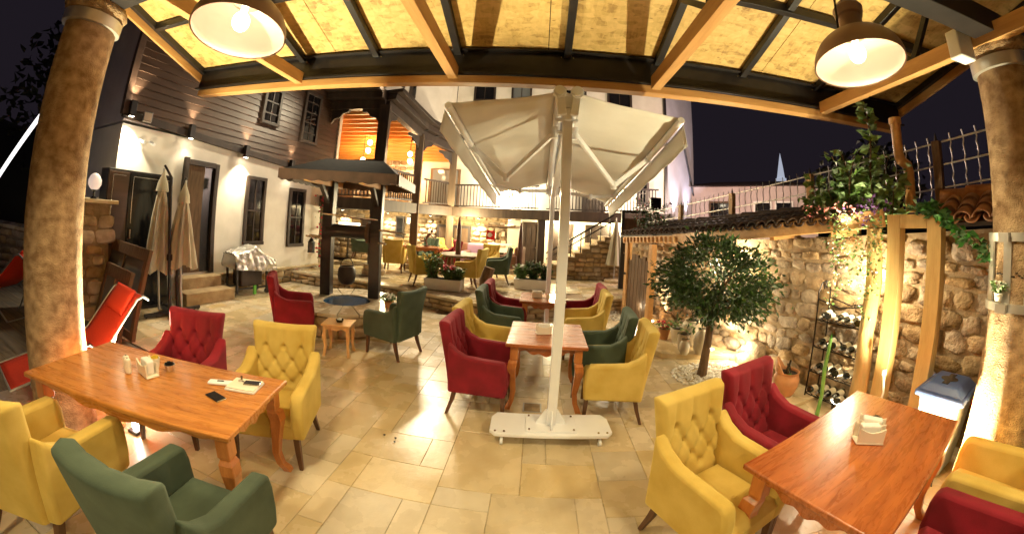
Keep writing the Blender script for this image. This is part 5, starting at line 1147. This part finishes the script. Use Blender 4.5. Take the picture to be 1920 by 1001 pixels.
b = MB(); b.blob((0, 0, .02), (.10, .07, .02), 2); b.tube([(.02, 0, .03), (-.05, 0, .20), (.02, 0, .34), (.10, 0, .42)], [.02, .03, .045, .03], 8); b.tube([(-.04, 0, .20), (-.17, 0, .16), (-.25, 0, .22)], [.03, .02, .012], 7); b.tube([(.06, 0, .40), (.20, .05, .30), (.26, .04, .20)], [.02, .014, .01], 7); b.tube([(.06, 0, .40), (-.08, -.05, .44), (-.17, -.04, .38)], [.02, .014, .01], 7); b.blob((.14, 0, .49), (.045, .04, .055), 2); b.build('figure', m_leather, t, smooth=60)

# ---- white folding arm awning on two wheeled posts
t = thing('awning', 'white double folding arm awning with cream canvas on a wheeled post', 'awning', (.46, 3.0, 0), -2)
AO = Vector((0, 0, 0)); NZp, FZp, FY = 3.10, 2.68, 3.55
FX = .18
def rid(k, dx=0, dz=0): return (FX*k+dx, FY*k, NZp+(FZp-NZp)*k+dz)
b = MB(); q = .20; pl = [(-.55, -.13), (-.50, -.19), (.50, -.19), (.55, -.13), (.55, .10), (.50, .19), (-.50, .19), (-.55, .10)]; b.prism([(x, y, .10) for x, y in pl], (0, 0, .035)); base = b.build('wheeled_base', m_wpaint, t, bevel=.006)
for x in (-.44, .44):
    for y in (-.15, .15):
        c = MB(); c.lathe([(.036, -.012), (.036, .012)], n=18); c.v = [(x+zz, y+xx, .037+yy) for xx, yy, zz in c.v]; c.build('castor_wheel', m_wpaint, base); c = MB(); c.bar((x, y, .04), (x, y+.015, .10), .045, .02); c.build('castor_fork', m_chrome, base)
for x in (-.50, -.42, .42, .50): c = MB(); c.lathe([(.012, .135), (.010, .142)], (x, -.15, 0), 10); c.build('bolt', m_chrome, base)
b = MB(); b.box(-.23, .23, -.15, .15, .136, .150); b.build('foot_plate', m_wpaint, t, bevel=.003)
for k in range(6): c = MB(); c.lathe([(.012, .150), (.010, .158)], (-.2+.2*(k % 3), -.12+.24*(k//3), 0), 10); c.build('bolt', m_chrome, t)
b = MB(); b.box(-.042, .042, -.042, .042, .15, 3.02); b.build('post', m_wpaint, t, bevel=.006)
for a in range(4):
    c, s = math.cos(a*math.pi/2), math.sin(a*math.pi/2); b = MB(); P = [(.042, 0, .15), (.135, 0, .15), (.13, 0, .18), (.055, 0, .30), (.042, 0, .30)]; b.prism([(x*c+.006*s, x*s-.006*c, z) for x, y, z in P], (-.012*s, .012*c, 0)); b.build('gusset', m_wpaint, t)
b = MB(); b.box(-.05, .05, -.05, .05, 3.02, 3.13); b.build('post_cap', m_wpaint, t, bevel=.004)
b = MB(); p0, p1 = rid(1, 0, -FZp), rid(1, 0, .02); b.bar((p0[0], p0[1], .05), (p1[0], p1[1], FZp), .08, .08, up=(0, 1, 0)); b.build('post', m_wpaint, t, bevel=.006)
b = MB(); b.box(p0[0]-.45, p0[0]+.45, p0[1]-.19, p0[1]+.19, .02, .055); b.build('wheeled_base', m_wpaint, t, bevel=.006)
b = MB(); b.bar(rid(-.02, 0, -.16), rid(1.02, 0, -.16), .06, .10); b.build('ridge_beam', m_wpaint, t, bevel=.006)
for s in (-1, 1):
    b = MB(); b.tube([rid(-.03, s*.075, .04), rid(1.02, s*.075, .04)], .042, 18); b.build('fabric_roller', m_wpaint, t, smooth=40)
    for k in (-.02, 1.0):
        b = MB(); c0 = Vector(rid(k, s*.078, .04)); c1 = Vector(rid(k, s*.05, -.17)); b.tube([c0+Vector((0, -.03, 0)), c0+Vector((0, .03, 0))], .058, 18); b.bar(c0, c1, .07, .05, up=(0, 1, 0)); b.build('end_bracket', m_wpaint, t, bevel=.004)
    # front bar and canvas
    ex = {-1: (-1.07, -1.00), 1: (1.07, 1.03)}[s]; ez = {-1: (-.10, -.18), 1: (-.12, -.29)}[s]
    e0 = Vector((ex[0], 0, NZp+ez[0])); e1 = Vector((FX+ex[1], FY, FZp+ez[1]))
    b = MB(); b.tube([e0.lerp(e1, -.01), e0.lerp(e1, 1.01)], .034, 14); b.build('front_bar', m_wpaint, t, smooth=40)
    b = MB()
    def canvas(a, w):
        p = Vector(rid(w, s*.10, .075)); q = e0.lerp(e1, w)+Vector((0, 0, .036)); r = p.lerp(q, a); r.z -= .024*math.sin(math.pi*a)*(.6+.4*math.sin(3.1*w+1))+.006*math.sin(7*a+5*w)*math.sin(math.pi*a); return r
    b.grid(22, 30, canvas); b.build('canvas', m_cloth, t, smooth=60, solid=.004)
    b = MB()
    def val(a, w):
        p = e0.lerp(e1, a); return p+Vector((s*(.036+.03*w), 0, -.03-.20*w+.008*math.sin(40*a)*w))
    b.grid(40, 4, val); b.build('valance', m_cloth, t, smooth=60, solid=.004)
    for k, kk in ((.10, .28), (.88, .80)):
        sh = Vector(rid(k, s*.10, -.17)); en = e0.lerp(e1, kk); el = sh.lerp(en, .5)+Vector((-s*.08, -.30 if k < .5 else .25, -.30)); el = sh.lerp(en, .52)+Vector((0, .12 if k < .5 else -.25, -.40 if k < .5 else -.07))
        b = MB(); b.bar(sh, el, .036, .05); b.bar(el, en, .04, .055); b.tube([el+Vector((0, 0, -.045)), el+Vector((0, 0, .045))], .034, 12); b.tube([sh+Vector((0, 0, -.06)), sh+Vector((0, 0, .06))], .034, 12); b.tube([en+Vector((0, 0, -.05)), en+Vector((0, 0, .05))], .028, 12); b.build('folding_arm', m_wpaint, t, bevel=.005)
    for k, q in ((.10, -.17), (.06, -.10)): b = MB(); b.bar(rid(k, 0, q), rid(k, s*.11, q), .06, .03); b.build('arm_bracket', m_wpaint, t, bevel=.004)
b = MB(); P = [rid(.10, -.30, .17), rid(.10, 0, .24), rid(.10, .30, .15)]; Q = [rid(1, -.26, .12), rid(1, 0, .18), rid(1, .26, .10)]
b.add([Vector(p)+Vector((0, -.04, 0)) for p in P]+Q, [[0,1,4,3],[1,2,5,4]]); b.build('ridge_cover', m_siding if False else m_wpaint, t, solid=.012)

# ---- left side: loungers, closed parasols, grill, cabinet, old frames
def lounger(head, hinge, foot, wid, label, loc, rz):
    t = thing('sun_lounger', label, 'sun lounger', loc, rz, 'red sun loungers')
    h = wid/2; prof = [(-.95, .30), (-.55, .36), (-.15, .37), (.10, .40), (.35, .55), (.62, .80), (.80, .97), (.90, 1.0), (.98, .955)]
    b = MB(); n = len(prof)-1
    def f(a, w):
        k = w*n; i = min(int(k), n-1); q = k-i; y = prof[i][0]+(prof[i+1][0]-prof[i][0])*q; z = prof[i][1]+(prof[i+1][1]-prof[i][1])*q; return ((a*2-1)*(h-.015), y, z-.015*math.sin(math.pi*a))
    b.grid(8, 32, f); b.build('sling', m_ldeck, t, smooth=60, solid=.006)
    for s in (-1, 1):
        b = MB(); b.tube([(s*h, y, z) for y, z in prof], .014, 8); b.build('side_rail', m_alu, t, smooth=50)
        for l0, l1 in (((-.72, .33), (-.62, 0)), ((.15, .40), (.62, 0)), ((.45, .62), (.10, 0))): b = MB(); b.tube([(s*h, l0[0], l0[1]), (s*(h+.01), l1[0], l1[1])], .013, 8); b.build('leg', m_alu, t, smooth=50)
        b = MB(); b.tube([(s*(h+.03), .22, .45), (s*(h+.05), .05, .60), (s*(h+.05), -.22, .56), (s*(h+.02), -.30, .38)], .017, 8); b.build('armrest', m_black, t, smooth=50)
    for y, z in ((-.95, .30), (.98, .955), (.62, 0)): b = MB(); b.tube([(-h, y, z), (h, y, z)], .013, 8); b.build('cross_bar', m_alu, t, smooth=50)
    b = MB(); b.grid(8, 6, lambda a, w: ((a*2-1)*(h-.10), .60+.24*w, .80+.235*w+.035*math.sin(math.pi*a)**.4*math.sin(math.pi*w)**.4)); b.build('head_pillow', m_lcush, t, smooth=60, solid=.02)
    return t
lounger(0, 0, 0, .72, 'red sun lounger with a small pillow, partly behind the left stone column', (-4.19, 2.0, 0), -12); S.objects['sun_lounger'].scale = (1, .70, .96)
lounger(0, 0, 0, .60, 'red sun lounger farther left at the edge of the picture', (-7.7, 2.42, 0), -72)
def parasol(loc, rz, label, h, z0, arm):
    t = thing('closed_parasol', label, 'parasol', loc, rz, 'closed cantilever parasols')
    b = MB(); n = 40
    def f(a, w):
        an = 2*math.pi*a; r = (.05+.25*w**.9)*(1+.22*math.sin(an*8+w*2)*min(1, w*3)); z = h-.14-(h-.14-z0)*w; 
        if w > .99: z -= .05*math.sin(an*4)
        return (r*math.cos(an), r*math.sin(an)*.75, z)
    b.grid(64, 16, f, wrapx=True); b.build('folded_canopy', m_umb, t, smooth=60)
    b = MB(); b.lathe([(.11, h-.34), (.09, h-.2), (.035, h-.06), (.02, h)], n=20, wob=.05); b.build('top_vent', m_umb, t, smooth=60)
    b = MB(); b.tube([(0, 0, .06), (0, 0, h+.05)], .022, 10); b.build('inner_pole', m_alu, t)
    b = MB(); b.tube([(arm[0], arm[1], .06), (arm[0], arm[1], 1.1), (arm[0]*.75, arm[1]*.75, h-.1), (0, 0, h+.10)], [.032, .03, .026, .022], 10); b.build('mast', m_steel, t, smooth=50)
    b = MB(); b.bar((arm[0]-.45, arm[1], .05), (arm[0]+.45, arm[1], .05), .06, .05); b.bar((arm[0], arm[1]-.45, .052), (arm[0], arm[1]+.45, .052), .06, .05); bo = b.build('cross_base', m_steel, t)
    for x, y in ((-.42, 0), (.42, 0), (0, -.42), (0, .42)): b = MB(); b.blob((arm[0]+x, arm[1]+y, .03), (.03, .018, .03), 2); b.build('castor', m_black, bo)
    b = MB(); b.lathe([(.05, .95), (.05, 1.05)], (arm[0], arm[1], 0), 14); b.build('crank_box', m_steel, t)
    return t
parasol((-5.90, 4.36, 0), -20, 'closed cream parasol with a wide hem in front of the black cabinet', 2.42, .74, (.25, .12))
parasol((-5.60, 4.62, 0), -10, 'slimmer closed parasol on a wheeled cross base, left of the house door', 2.26, .84, (-.06, -.04))
p = P3(2.44, 10.62); t = thing('closed_parasol', 'closed cream parasol on a pale base in front of the stone stairs', 'parasol', p, 0, 'closed cantilever parasols')
b = MB(); b.grid(40, 10, lambda a, w: ((.05+.19*w)*(1+.2*math.sin(2*math.pi*a*7)*min(1, w*3))*math.cos(2*math.pi*a), (.05+.19*w)*(1+.2*math.sin(2*math.pi*a*7)*min(1, w*3))*math.sin(2*math.pi*a), 1.82-1.30*w), wrapx=True); b.build('folded_canopy', m_umb, t, smooth=60); b = MB(); b.tube([(0, 0, .05), (0, 0, 1.95)], .02, 8); b.build('inner_pole', m_alu, t); b = MB(); b.lathe([(.28, 0), (.30, .03), (.28, .07), (.05, .09)], n=28); b.build('base', m_tile, t)
t = thing('barbecue_grill', 'wheeled barbecue under a crumpled silver cover beside the house wall', 'grill', LW(.42, 2.95, 0), -18)
b = MB()
for x, y in ((-.22, -.42), (.22, -.42), (-.22, .36), (.22, .36)): b.bar((x, y, .06), (x, y, .62), .045, .045)
b.bar((.22, -.42, .16), (.22, .36, .16), .03, .04); b.bar((-.22, -.42, .16), (-.22, .36, .16), .03, .04); b.build('frame', m_steel, t)
for x, y in ((-.22, .36), (.22, .36)): b = MB(); b.lathe([(.06, -.02), (.06, .02)], n=16); b.v = [(x+zz, y+xx, .06+yy) for xx, yy, zz in b.v]; b.build('wheel', m_black, t)
b = MB(); b.box(-.20, .20, -.30, .25, .20, .60); b.build('fire_box', m_darkw, t, bevel=.02)
b = MB(); b.box(.235, .27, -.02, .05, .02, .22); b.build('green_strap', m_green, t)
rnd = random.Random(4); hz = lambda y: float(np.interp(y, [-.50, -.44, -.05, .02, .12, .40, .56], [.93, .95, 1.02, 1.10, 1.03, .86, .80]))
b = MB()
def cover(a, w):
    y = -.50+1.06*w; z1 = hz(y); z0 = .60-.10*w; x = a*2-1; k = abs(x)
    wr = .030*mnoise.noise((y*4, x*3, 0))+.026*mnoise.noise((y*9, x*8, 3))+.012*mnoise.noise((y*21, x*19, 7))
    if k < .55: return (x/.55*.28, y, z1+wr-.03*(k/.55)**4)
    q = (k-.55)/.45; return (math.copysign(.28+.05*q+wr*1.2, x), y+.02*math.sin(9*x), z1-.03-(z1-.03-z0)*q)
b.grid(56, 40, cover)
for w in (0, 1): b.grid(20, 8, lambda a, c, w=w: ((a*2-1)*.30, -.50+1.06*w+(.02 if w else -.02)*math.sin(c*6), .60-.10*w+(hz(-.50+1.06*w)-.03-.60+.10*w)*c))
b.build('silver_cover', m_foil, t, smooth=70)
t = thing('metal_cabinet', 'tall glossy black metal double door unit at the corner of the white house', 'cabinet', LW(.24, .42, 0), -12.05)
b = MB(); b.box(-.22, .18, -.62, .58, .0, 2.38); b.build('carcass', m_steel, t, bevel=.008)
m_gl = mat('glossy_black', (.010, .010, .011), rough=.16, spec=.6)
for y0, y1 in ((-.60, -.26), (-.24, .56)):
    b = MB(); b.box(.181, .205, y0, y1, .05, 2.34); d = b.build('door', m_gl if y0 > -.5 else m_siding, t, bevel=.006)
    b = MB(); b.bar((.215, y0+.06, 1.5), (.215, y0+.06, 2.28), .012, .012); b.bar((.215, y0+.06, 2.28), (.215, y1-.06, 2.28), .012, .012); b.build('trim_rod', m_chrome, d)
    b = MB(); b.tube([(.21, y0+.05, 1.25), (.25, y0+.05, 1.25), (.25, y0+.05, 1.40)], .012, 8); b.build('handle', m_chrome, d)
def oldframe(loc, rz, tilt, w, h, label):
    t = thing('old_window_frame', label, 'old frame', loc, rz, 'old frames leaning by the wall'); t.rotation_euler = (R(tilt), 0, R(rz))
    b = MB(); q = .11; b.box(-w/2, w/2, -.03, .03, 0, q); b.box(-w/2, w/2, -.03, .03, h-q*1.6, h); b.box(-w/2, -w/2+q, -.029, .029, q, h-q*1.6); b.box(w/2-q, w/2, -.029, .029, q, h-q*1.6); b.build('frame', m_oldwood, t, bevel=.006)
    b = MB(); b.box(-w/2+q, w/2-q, -.008, .008, q, h-q*1.6); b.build('pane', m_glasslit, t); b = MB(); b.bar((0, -.02, q), (0, -.02, h-q*1.6), .03, .03); b.build('mullion', m_oldwood, t); return t
oldframe((-5.82, 3.38, 0), -12, -14, 1.75, 1.28, 'wide old brown frame leaning behind the red sun lounger'); oldframe((-5.52, 3.10, 0), -12, -15, 1.05, .98, 'smaller old frame leaning on the wide one behind the red sun lounger')
t = thing('garden_pier', 'brick and stone pier with a pale shelf behind the left stone column', 'pier', (-6.62, 3.42, 0), -8)
b = MB(); b.box(-.42, .30, -.25, .25, 0, 1.80); b.build('pier_core', m_mortar, t)
b = MB(); rubble(b, -.42, .30, lambda s: 0, lambda s: 1.76, (.16, .24), (.2, .36), .04, lambda s, o, z: (s, -.25+o, z), seed=61, power=.5); rubble(b, -.25, .25, lambda s: 0, lambda s: 1.76, (.16, .24), (.2, .3), .04, lambda s, o, z: (.30-o, s, z), seed=62, power=.5); b.build('pier_stones', m_block, t, smooth=50)
b = MB(); b.box(-.55, .42, -.34, .34, 1.80, 1.86); b.build('shelf', m_tile, t, bevel=.01)
t = thing('egg_lamp', 'pale egg shaped lamp on a short black stem on the pier shelf', 'lamp', (-6.38, 3.36, 1.86), 0); b = MB(); b.lathe([(.05, 0), (.05, .02), (.015, .04), (.015, .11), (.04, .14)], n=16); b.build('stem', m_black, t); b = MB(); b.lathe([(.0, .13), (.06, .15), (.105, .22), (.105, .29), (.07, .36), (.03, .39), (0, .395)], n=24, cap=False); b.build('shell', m_egg, t, smooth=60)
t = thing('parapet_wall', 'low stone parapet with a pale coping at the far left edge', 'wall', (-9.0, 3.9, 0), 8)
b = MB(); b.box(-3, 2.0, -.15, .15, 0, 1.02); b.build('wall_core', m_mortar, t); b = MB(); rubble(b, -3, 2.0, lambda s: 0, lambda s: 1.0, (.14, .2), (.25, .45), .04, lambda s, o, z: (s, -.15+o, z), seed=66, power=.45); b.build('wall_stones', m_block, t, smooth=50); b = MB(); b.box(-3.05, 2.05, -.22, .22, 1.02, 1.09); b.build('coping', m_tile, t, bevel=.01)
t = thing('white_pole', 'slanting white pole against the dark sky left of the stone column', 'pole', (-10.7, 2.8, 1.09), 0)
b = MB(); b.tube([(0, 0, 0), (2.16, -.16, 1.02), (3.95, -.30, 1.86), (4.6, -.35, 2.15)], .03, 10); b.build('pole', mat('self_lit_white_pole', (.82, .80, .80), rough=.3, emit=(1, .96, .96), estr=.9), t, smooth=50); b = MB(); b.tube([(0, 0, -.06), (0, 0, .03)], .05, 10); b.build('foot', m_chrome, t)  # emission paints light onto the pole, which is no lamp
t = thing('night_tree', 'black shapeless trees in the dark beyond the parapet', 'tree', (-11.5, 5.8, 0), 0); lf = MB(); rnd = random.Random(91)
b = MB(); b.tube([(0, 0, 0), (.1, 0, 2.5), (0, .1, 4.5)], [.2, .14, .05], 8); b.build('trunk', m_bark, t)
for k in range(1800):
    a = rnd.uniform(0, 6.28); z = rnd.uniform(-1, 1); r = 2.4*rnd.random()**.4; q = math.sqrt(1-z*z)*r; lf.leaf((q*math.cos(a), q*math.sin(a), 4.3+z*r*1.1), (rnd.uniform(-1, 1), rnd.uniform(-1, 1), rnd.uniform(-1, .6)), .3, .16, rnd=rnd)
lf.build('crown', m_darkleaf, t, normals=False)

# ---- terrace: planters, flag, fireplace corner
def planter(u, v, L, label, plants, umb=True):
    t = thing('planter_box', label, 'planter', PAV(u, v, TZ), -7, 'white planter boxes on the terrace edge')
    b = MB(); b.add([(-L/2+.03, -.14, 0), (L/2-.03, -.14, 0), (L/2-.03, .14, 0), (-L/2+.03, .14, 0), (-L/2, -.17, .27), (L/2, -.17, .27), (L/2, .17, .27), (-L/2, .17, .27)], [[0,3,2,1],[4,5,6,7],[0,1,5,4],[1,2,6,5],[2,3,7,6],[3,0,4,7]]); b.build('box', m_white, t, bevel=.012)
    b = MB(); b.box(-L/2+.04, L/2-.04, -.13, .13, .25, .274); b.build('earth', m_soil, t)
    rn = random.Random(int(L*100)); 
    for (x, r, h, m, fm, nf, nm) in plants:
        p = thing('planter_plant', nm, 'plant', PAV(u, v, TZ+.26)+Vector((x, -.07*x, 0)), 0); lf = MB(); st = MB(); fl = MB()
        for k in range(16):
            a = rn.uniform(0, 6.28); pts = [(0, 0, 0), (r*.5*math.cos(a), r*.5*math.sin(a), h*rn.uniform(.4, .6)), (r*math.cos(a)*rn.random(), r*math.sin(a)*rn.random(), h*rn.uniform(.7, 1))]; st.tube(pts, .006, 5); shoot(lf, pts, 24, .075, .045, rn, .08)
            if fm and rn.random() < nf: 
                for q in range(5): fl.blob((pts[2][0]+rn.uniform(-.05, .05), pts[2][1]+rn.uniform(-.05, .05), pts[2][2]+rn.uniform(-.03, .05)), (.03, .03, .02), 1, .2, rn)
        lf.build('foliage', m, p, normals=False); st.build('stems', m_bark, p)
        if fl.v: fl.build('blossom', fm, p)
planter(-2.10, 8.10, .92, 'white planter box with green shrub and red flowers on the terrace edge', ((-.28, .26, .58, m_vine, m_flower_y, .5, 'green shrub with yellow flowers in the left planter'), (.12, .2, .30, m_vine, m_flower_r, .95, 'red flowers in the left white planter'), (.32, .14, .26, m_vine, m_flower_w, .5, 'low white flowers at the right end of the left planter')))
planter(-.02, 8.95, .95, 'white planter box with low shrubs behind the awning posts', ((-.3, .18, .34, m_vine, m_flower_w, .5, 'pale flowering plant at the left of the right planter'), (.0, .22, .42, m_leaf, None, 0, 'dark green shrub in the middle of the right planter'), (.34, .2, .36, m_leaf, None, 0, 'dark green shrub at the right end of the far planter')))
t = thing('olive_trunk', 'gnarled grey tree trunk in front of the terrace edge by the round table', 'tree stump', PAV(-1.0, 7.55, 0), 0)
b = MB(); b.tube([(0, 0, -.02), (.03, 0, .35), (-.04, 0, .70), (.04, .02, .98)], [.20, .16, .13, .11], 12); b.v = [(x*(1+.15*math.sin(9*z+3*y)), y*(1+.12*math.sin(7*z+5*x)), z) for x, y, z in b.v]; b.build('trunk', m_bark, t, smooth=50)
for (u, v), h, lab in (((-2.02, 9.15), 1.75, 'closed dark red parasol behind the left white planter'), ((-.40, 9.5), 1.68, 'closed dark parasol behind the right white planter')):
    t = thing('closed_market_parasol', lab, 'parasol', PAV(u, v, TZ), 0, 'closed dark parasols on the terrace'); b = MB(); b.tube([(0, 0, 0), (0, 0, h)], .018, 8); b.build('inner_pole', m_oldwood, t); b = MB(); b.tube([(0, 0, .25), (0, 0, .8), (0, 0, h-.25), (0, 0, h-.02)], [.05, .075, .055, .02], 10); b.build('folded_canopy', m_leather, t, smooth=50); b = MB(); b.lathe([(.2, 0), (.2, .05), (.04, .07)], n=20); b.build('base', m_block, t)
t = thing('flag', 'red flag with a white crescent and star on a short stand in the porch', 'flag', PAV(-1.62, 11.5, TZ), -4.2)
b = MB(); b.tube([(0, 0, 0), (0, 0, 1.40)], .012, 8); b.lathe([(.14, 0), (.14, .03), (.03, .05)], n=20); b.build('flag_pole', m_oldwood, t)
b = MB(); b.grid(14, 8, lambda a, w: (.012+.27*a, .015*math.sin(a*7), 1.38-.30*w-.02*a)); fo = b.build('flag_cloth', m_flagred, t, smooth=60)
b = MB(); cx, cz_, r1, r2 = .115, 1.225, .075, .060; out = [(cx+r1*math.cos(a), -.020, cz_+r1*math.sin(a)) for a in np.linspace(R(32), R(328), 24)]; inn = [(cx+.02+r2*math.cos(a), -.020, cz_+r2*math.sin(a)) for a in np.linspace(R(318), R(42), 24)]; b.prism(out+inn, (0, -.002, 0)); b.build('crescent', m_paper, fo)
b = MB(); b.prism([(.185+(.034 if k % 2 == 0 else .014)*math.cos(R(180+36*k)), -.020, 1.225+(.034 if k % 2 == 0 else .014)*math.sin(R(180+36*k))) for k in range(10)], (0, -.002, 0)); b.build('star', m_paper, fo)
t = thing('fireplace', 'pale fireplace surround glowing under the porch mantel beam', 'fireplace', PAV(-1.28, 12.85, TZ), -4.2)
b = MB(); b.box(-.38, -.22, -.12, .1, 0, .80); b.box(.22, .38, -.12, .1, 0, .80); b.box(-.42, .42, -.16, .1, .80, .88); b.box(-.22, .22, -.06, .1, .55, .80); b.build('surround', m_white, t, bevel=.01); b = MB(); b.box(-.22, .22, .05, .1, 0, .55); b.build('opening', m_black, t)
for k, (u, z, w, h) in enumerate(((-1.52, 1.45, .18, .24), (-1.20, 1.52, .16, .22), (-1.18, 1.22, .22, .16), (-1.55, 1.15, .14, .18))):
    p = thing('picture', ('upper left', 'upper right', 'lower right', 'lower left')[k]+' framed picture above the porch fireplace', 'picture', PAV(u, 12.93, z), -4.2, 'framed pictures above the fireplace'); b = MB(); b.box(-w/2, w/2, -.02, 0, -h/2, h/2); b.build('frame', m_oldwood, p); b = MB(); b.box(-w/2+.02, w/2-.02, -.024, -.0205, -h/2+.02, h/2-.02); b.build('print', m_picture, p)
def sofa(u, v, rz, W_, m, label):
    t = thing('lounge_chair', label, 'armchair', PAV(u, v, TZ), rz); b = MB(); b.box(-W_/2, W_/2, -.32, .34, .16, .42); b.build('seat', m, t, bevel=.06, seg=3); b = MB(); b.box(-W_/2, W_/2, -.45, -.26, .16, .86); b.build('backrest', m, t, bevel=.07, seg=3)
    for s in (-1, 1):
        b = MB(); b.box(s*W_/2-.09, s*W_/2+.09, -.38, .34, .16, .60); b.build('armrest', m, t, bevel=.06, seg=3)
        for y in (-.34, .28): b = MB(); b.box(s*(W_/2-.04)-.025, s*(W_/2-.04)+.025, y-.025, y+.025, 0, .16); b.build('leg', m_darkw, t)
    return t
sofa(-.85, 11.9, 75, .95, m_leather, 'brown leather armchair at the right of the porch fireplace'); sofa(-2.1, 12.1, 170, .7, m_purple, 'mauve armchair left of the porch fireplace'); sofa(-2.75, 12.2, 170, .75, m_leather, 'dark leather armchair in front of the porch door')
for (u, v), lab in (((-2.02, 12.6), 'lit orange lampshade left of the flag'), ((-.82, 12.6), 'lit orange lampshade at the right end of the fireplace')):
    t = thing('table_lamp', lab, 'lamp', PAV(u, v, TZ), 0, 'table lamps in the porch'); b = MB(); b.tube([(0, 0, 0), (0, 0, .62)], .02, 8); b.lathe([(.12, 0), (.12, .02)], n=18); b.build('stand', m_oldwood, t); b = MB(); b.lathe([(.14, .60), (.11, .86)], n=20, cap=False); b.build('lampshade', m_lampshade, t)
t = thing('wall_lantern', 'white wall lantern between the porch spotlights by the narrow window', 'lantern', PAV(-4.86, 12.88, 1.82), 0); b = MB(); b.box(-.05, .05, -.05, .04, -.12, .10); b.build('glass', m_lit, t); b = MB(); b.box(-.07, .07, -.07, .06, .10, .13); b.box(-.07, .07, -.07, .06, -.15, -.12); b.build('frame', m_iron, t)
t = thing('bar_counter', 'stone fronted bar counter at the left end of the porch', 'counter', PAV(-6.7, 11.9, TZ), -4.2); b = MB(); b.box(-1.0, 1.0, -.25, .25, 0, .95); b.build('counter_body', m_mortar, t); b = MB(); rubble(b, -1.0, 1.0, lambda s: 0, lambda s: .93, (.16, .22), (.2, .34), .04, lambda s, o, z: (s, -.25+o, z), seed=77, power=.5); b.build('counter_stones', m_stone, t, smooth=50); b = MB(); b.box(-1.05, 1.05, -.33, .3, .95, 1.0); b.build('counter_top', m_oldwood, t, bevel=.008)
t = thing('bougainvillea', 'pink flowering climber on the corner post left of the well', 'climbing plant', LW(.25, 5.7, 0), 0); lf = MB(); fl = MB(); rnd = random.Random(14)
for k in range(170):
    z = rnd.uniform(.3, 2.4); p = (rnd.gauss(0, .10), rnd.gauss(0, .10), z); lf.leaf(p, (rnd.uniform(-1, 1), rnd.uniform(-1, 1), rnd.uniform(-1, 1)), .07, .045, rnd=rnd)
    if rnd.random() < .45: fl.blob((p[0]+rnd.uniform(-.06, .06), p[1]-.05, z), (.035, .035, .03), 1, .2, rnd)
lf.build('leaves', m_vine, t, normals=False); fl.build('blossom', m_flower_r, t); b = MB(); b.tube([(0, 0, 0), (.03, 0, 1.2), (-.02, 0, 2.4)], .02, 6); b.build('stem', m_bark, t)
p = pot(Vector((-1.98, 5.72, .422)), [(.06, 0), (.085, .10), (.09, .115), (.08, .11)], m_terra, 'small pot of white flowers on the well coping behind the green chair', 'flower_pot', 'flower pot', (90, .12, m_flower_w, .7), 8)
p = pot(Vector((3.385, 1.20, 1.52)), [(.035, 0), (.05, .07), (.055, .08), (.05, .075)], m_white, 'white flowers in a small pot fixed to the steel band of the cracked column', 'flower_pot', 'flower pot', (60, .12, m_flower_w, .6), 9); p.scale = (.6, .6, .7)
t = thing('floor_drain', 'square metal drain cover in the floor under the middle table', 'drain cover', (.33, 3.55, .003), -4); b = MB(); b.box(-.10, .10, -.10, .10, 0, .003); b.build('frame', m_alu, t); b = MB(); b.box(-.085, .085, -.085, .085, .0031, .005); b.build('lid', m_mortar, t)
rnd = random.Random(6)
for k, (x, y) in enumerate(((-.92, 2.78), (-1.03, 2.80), (-.91, 2.72))):
    t = tag(MB().blob((x, y, .008), (.012, .010, .006), 1, .3, rnd).build('leaf_crumb', m_soil), 'tiny dark crumb on the floor tiles in front of the well', 'crumb', 'dark crumbs on the floor')
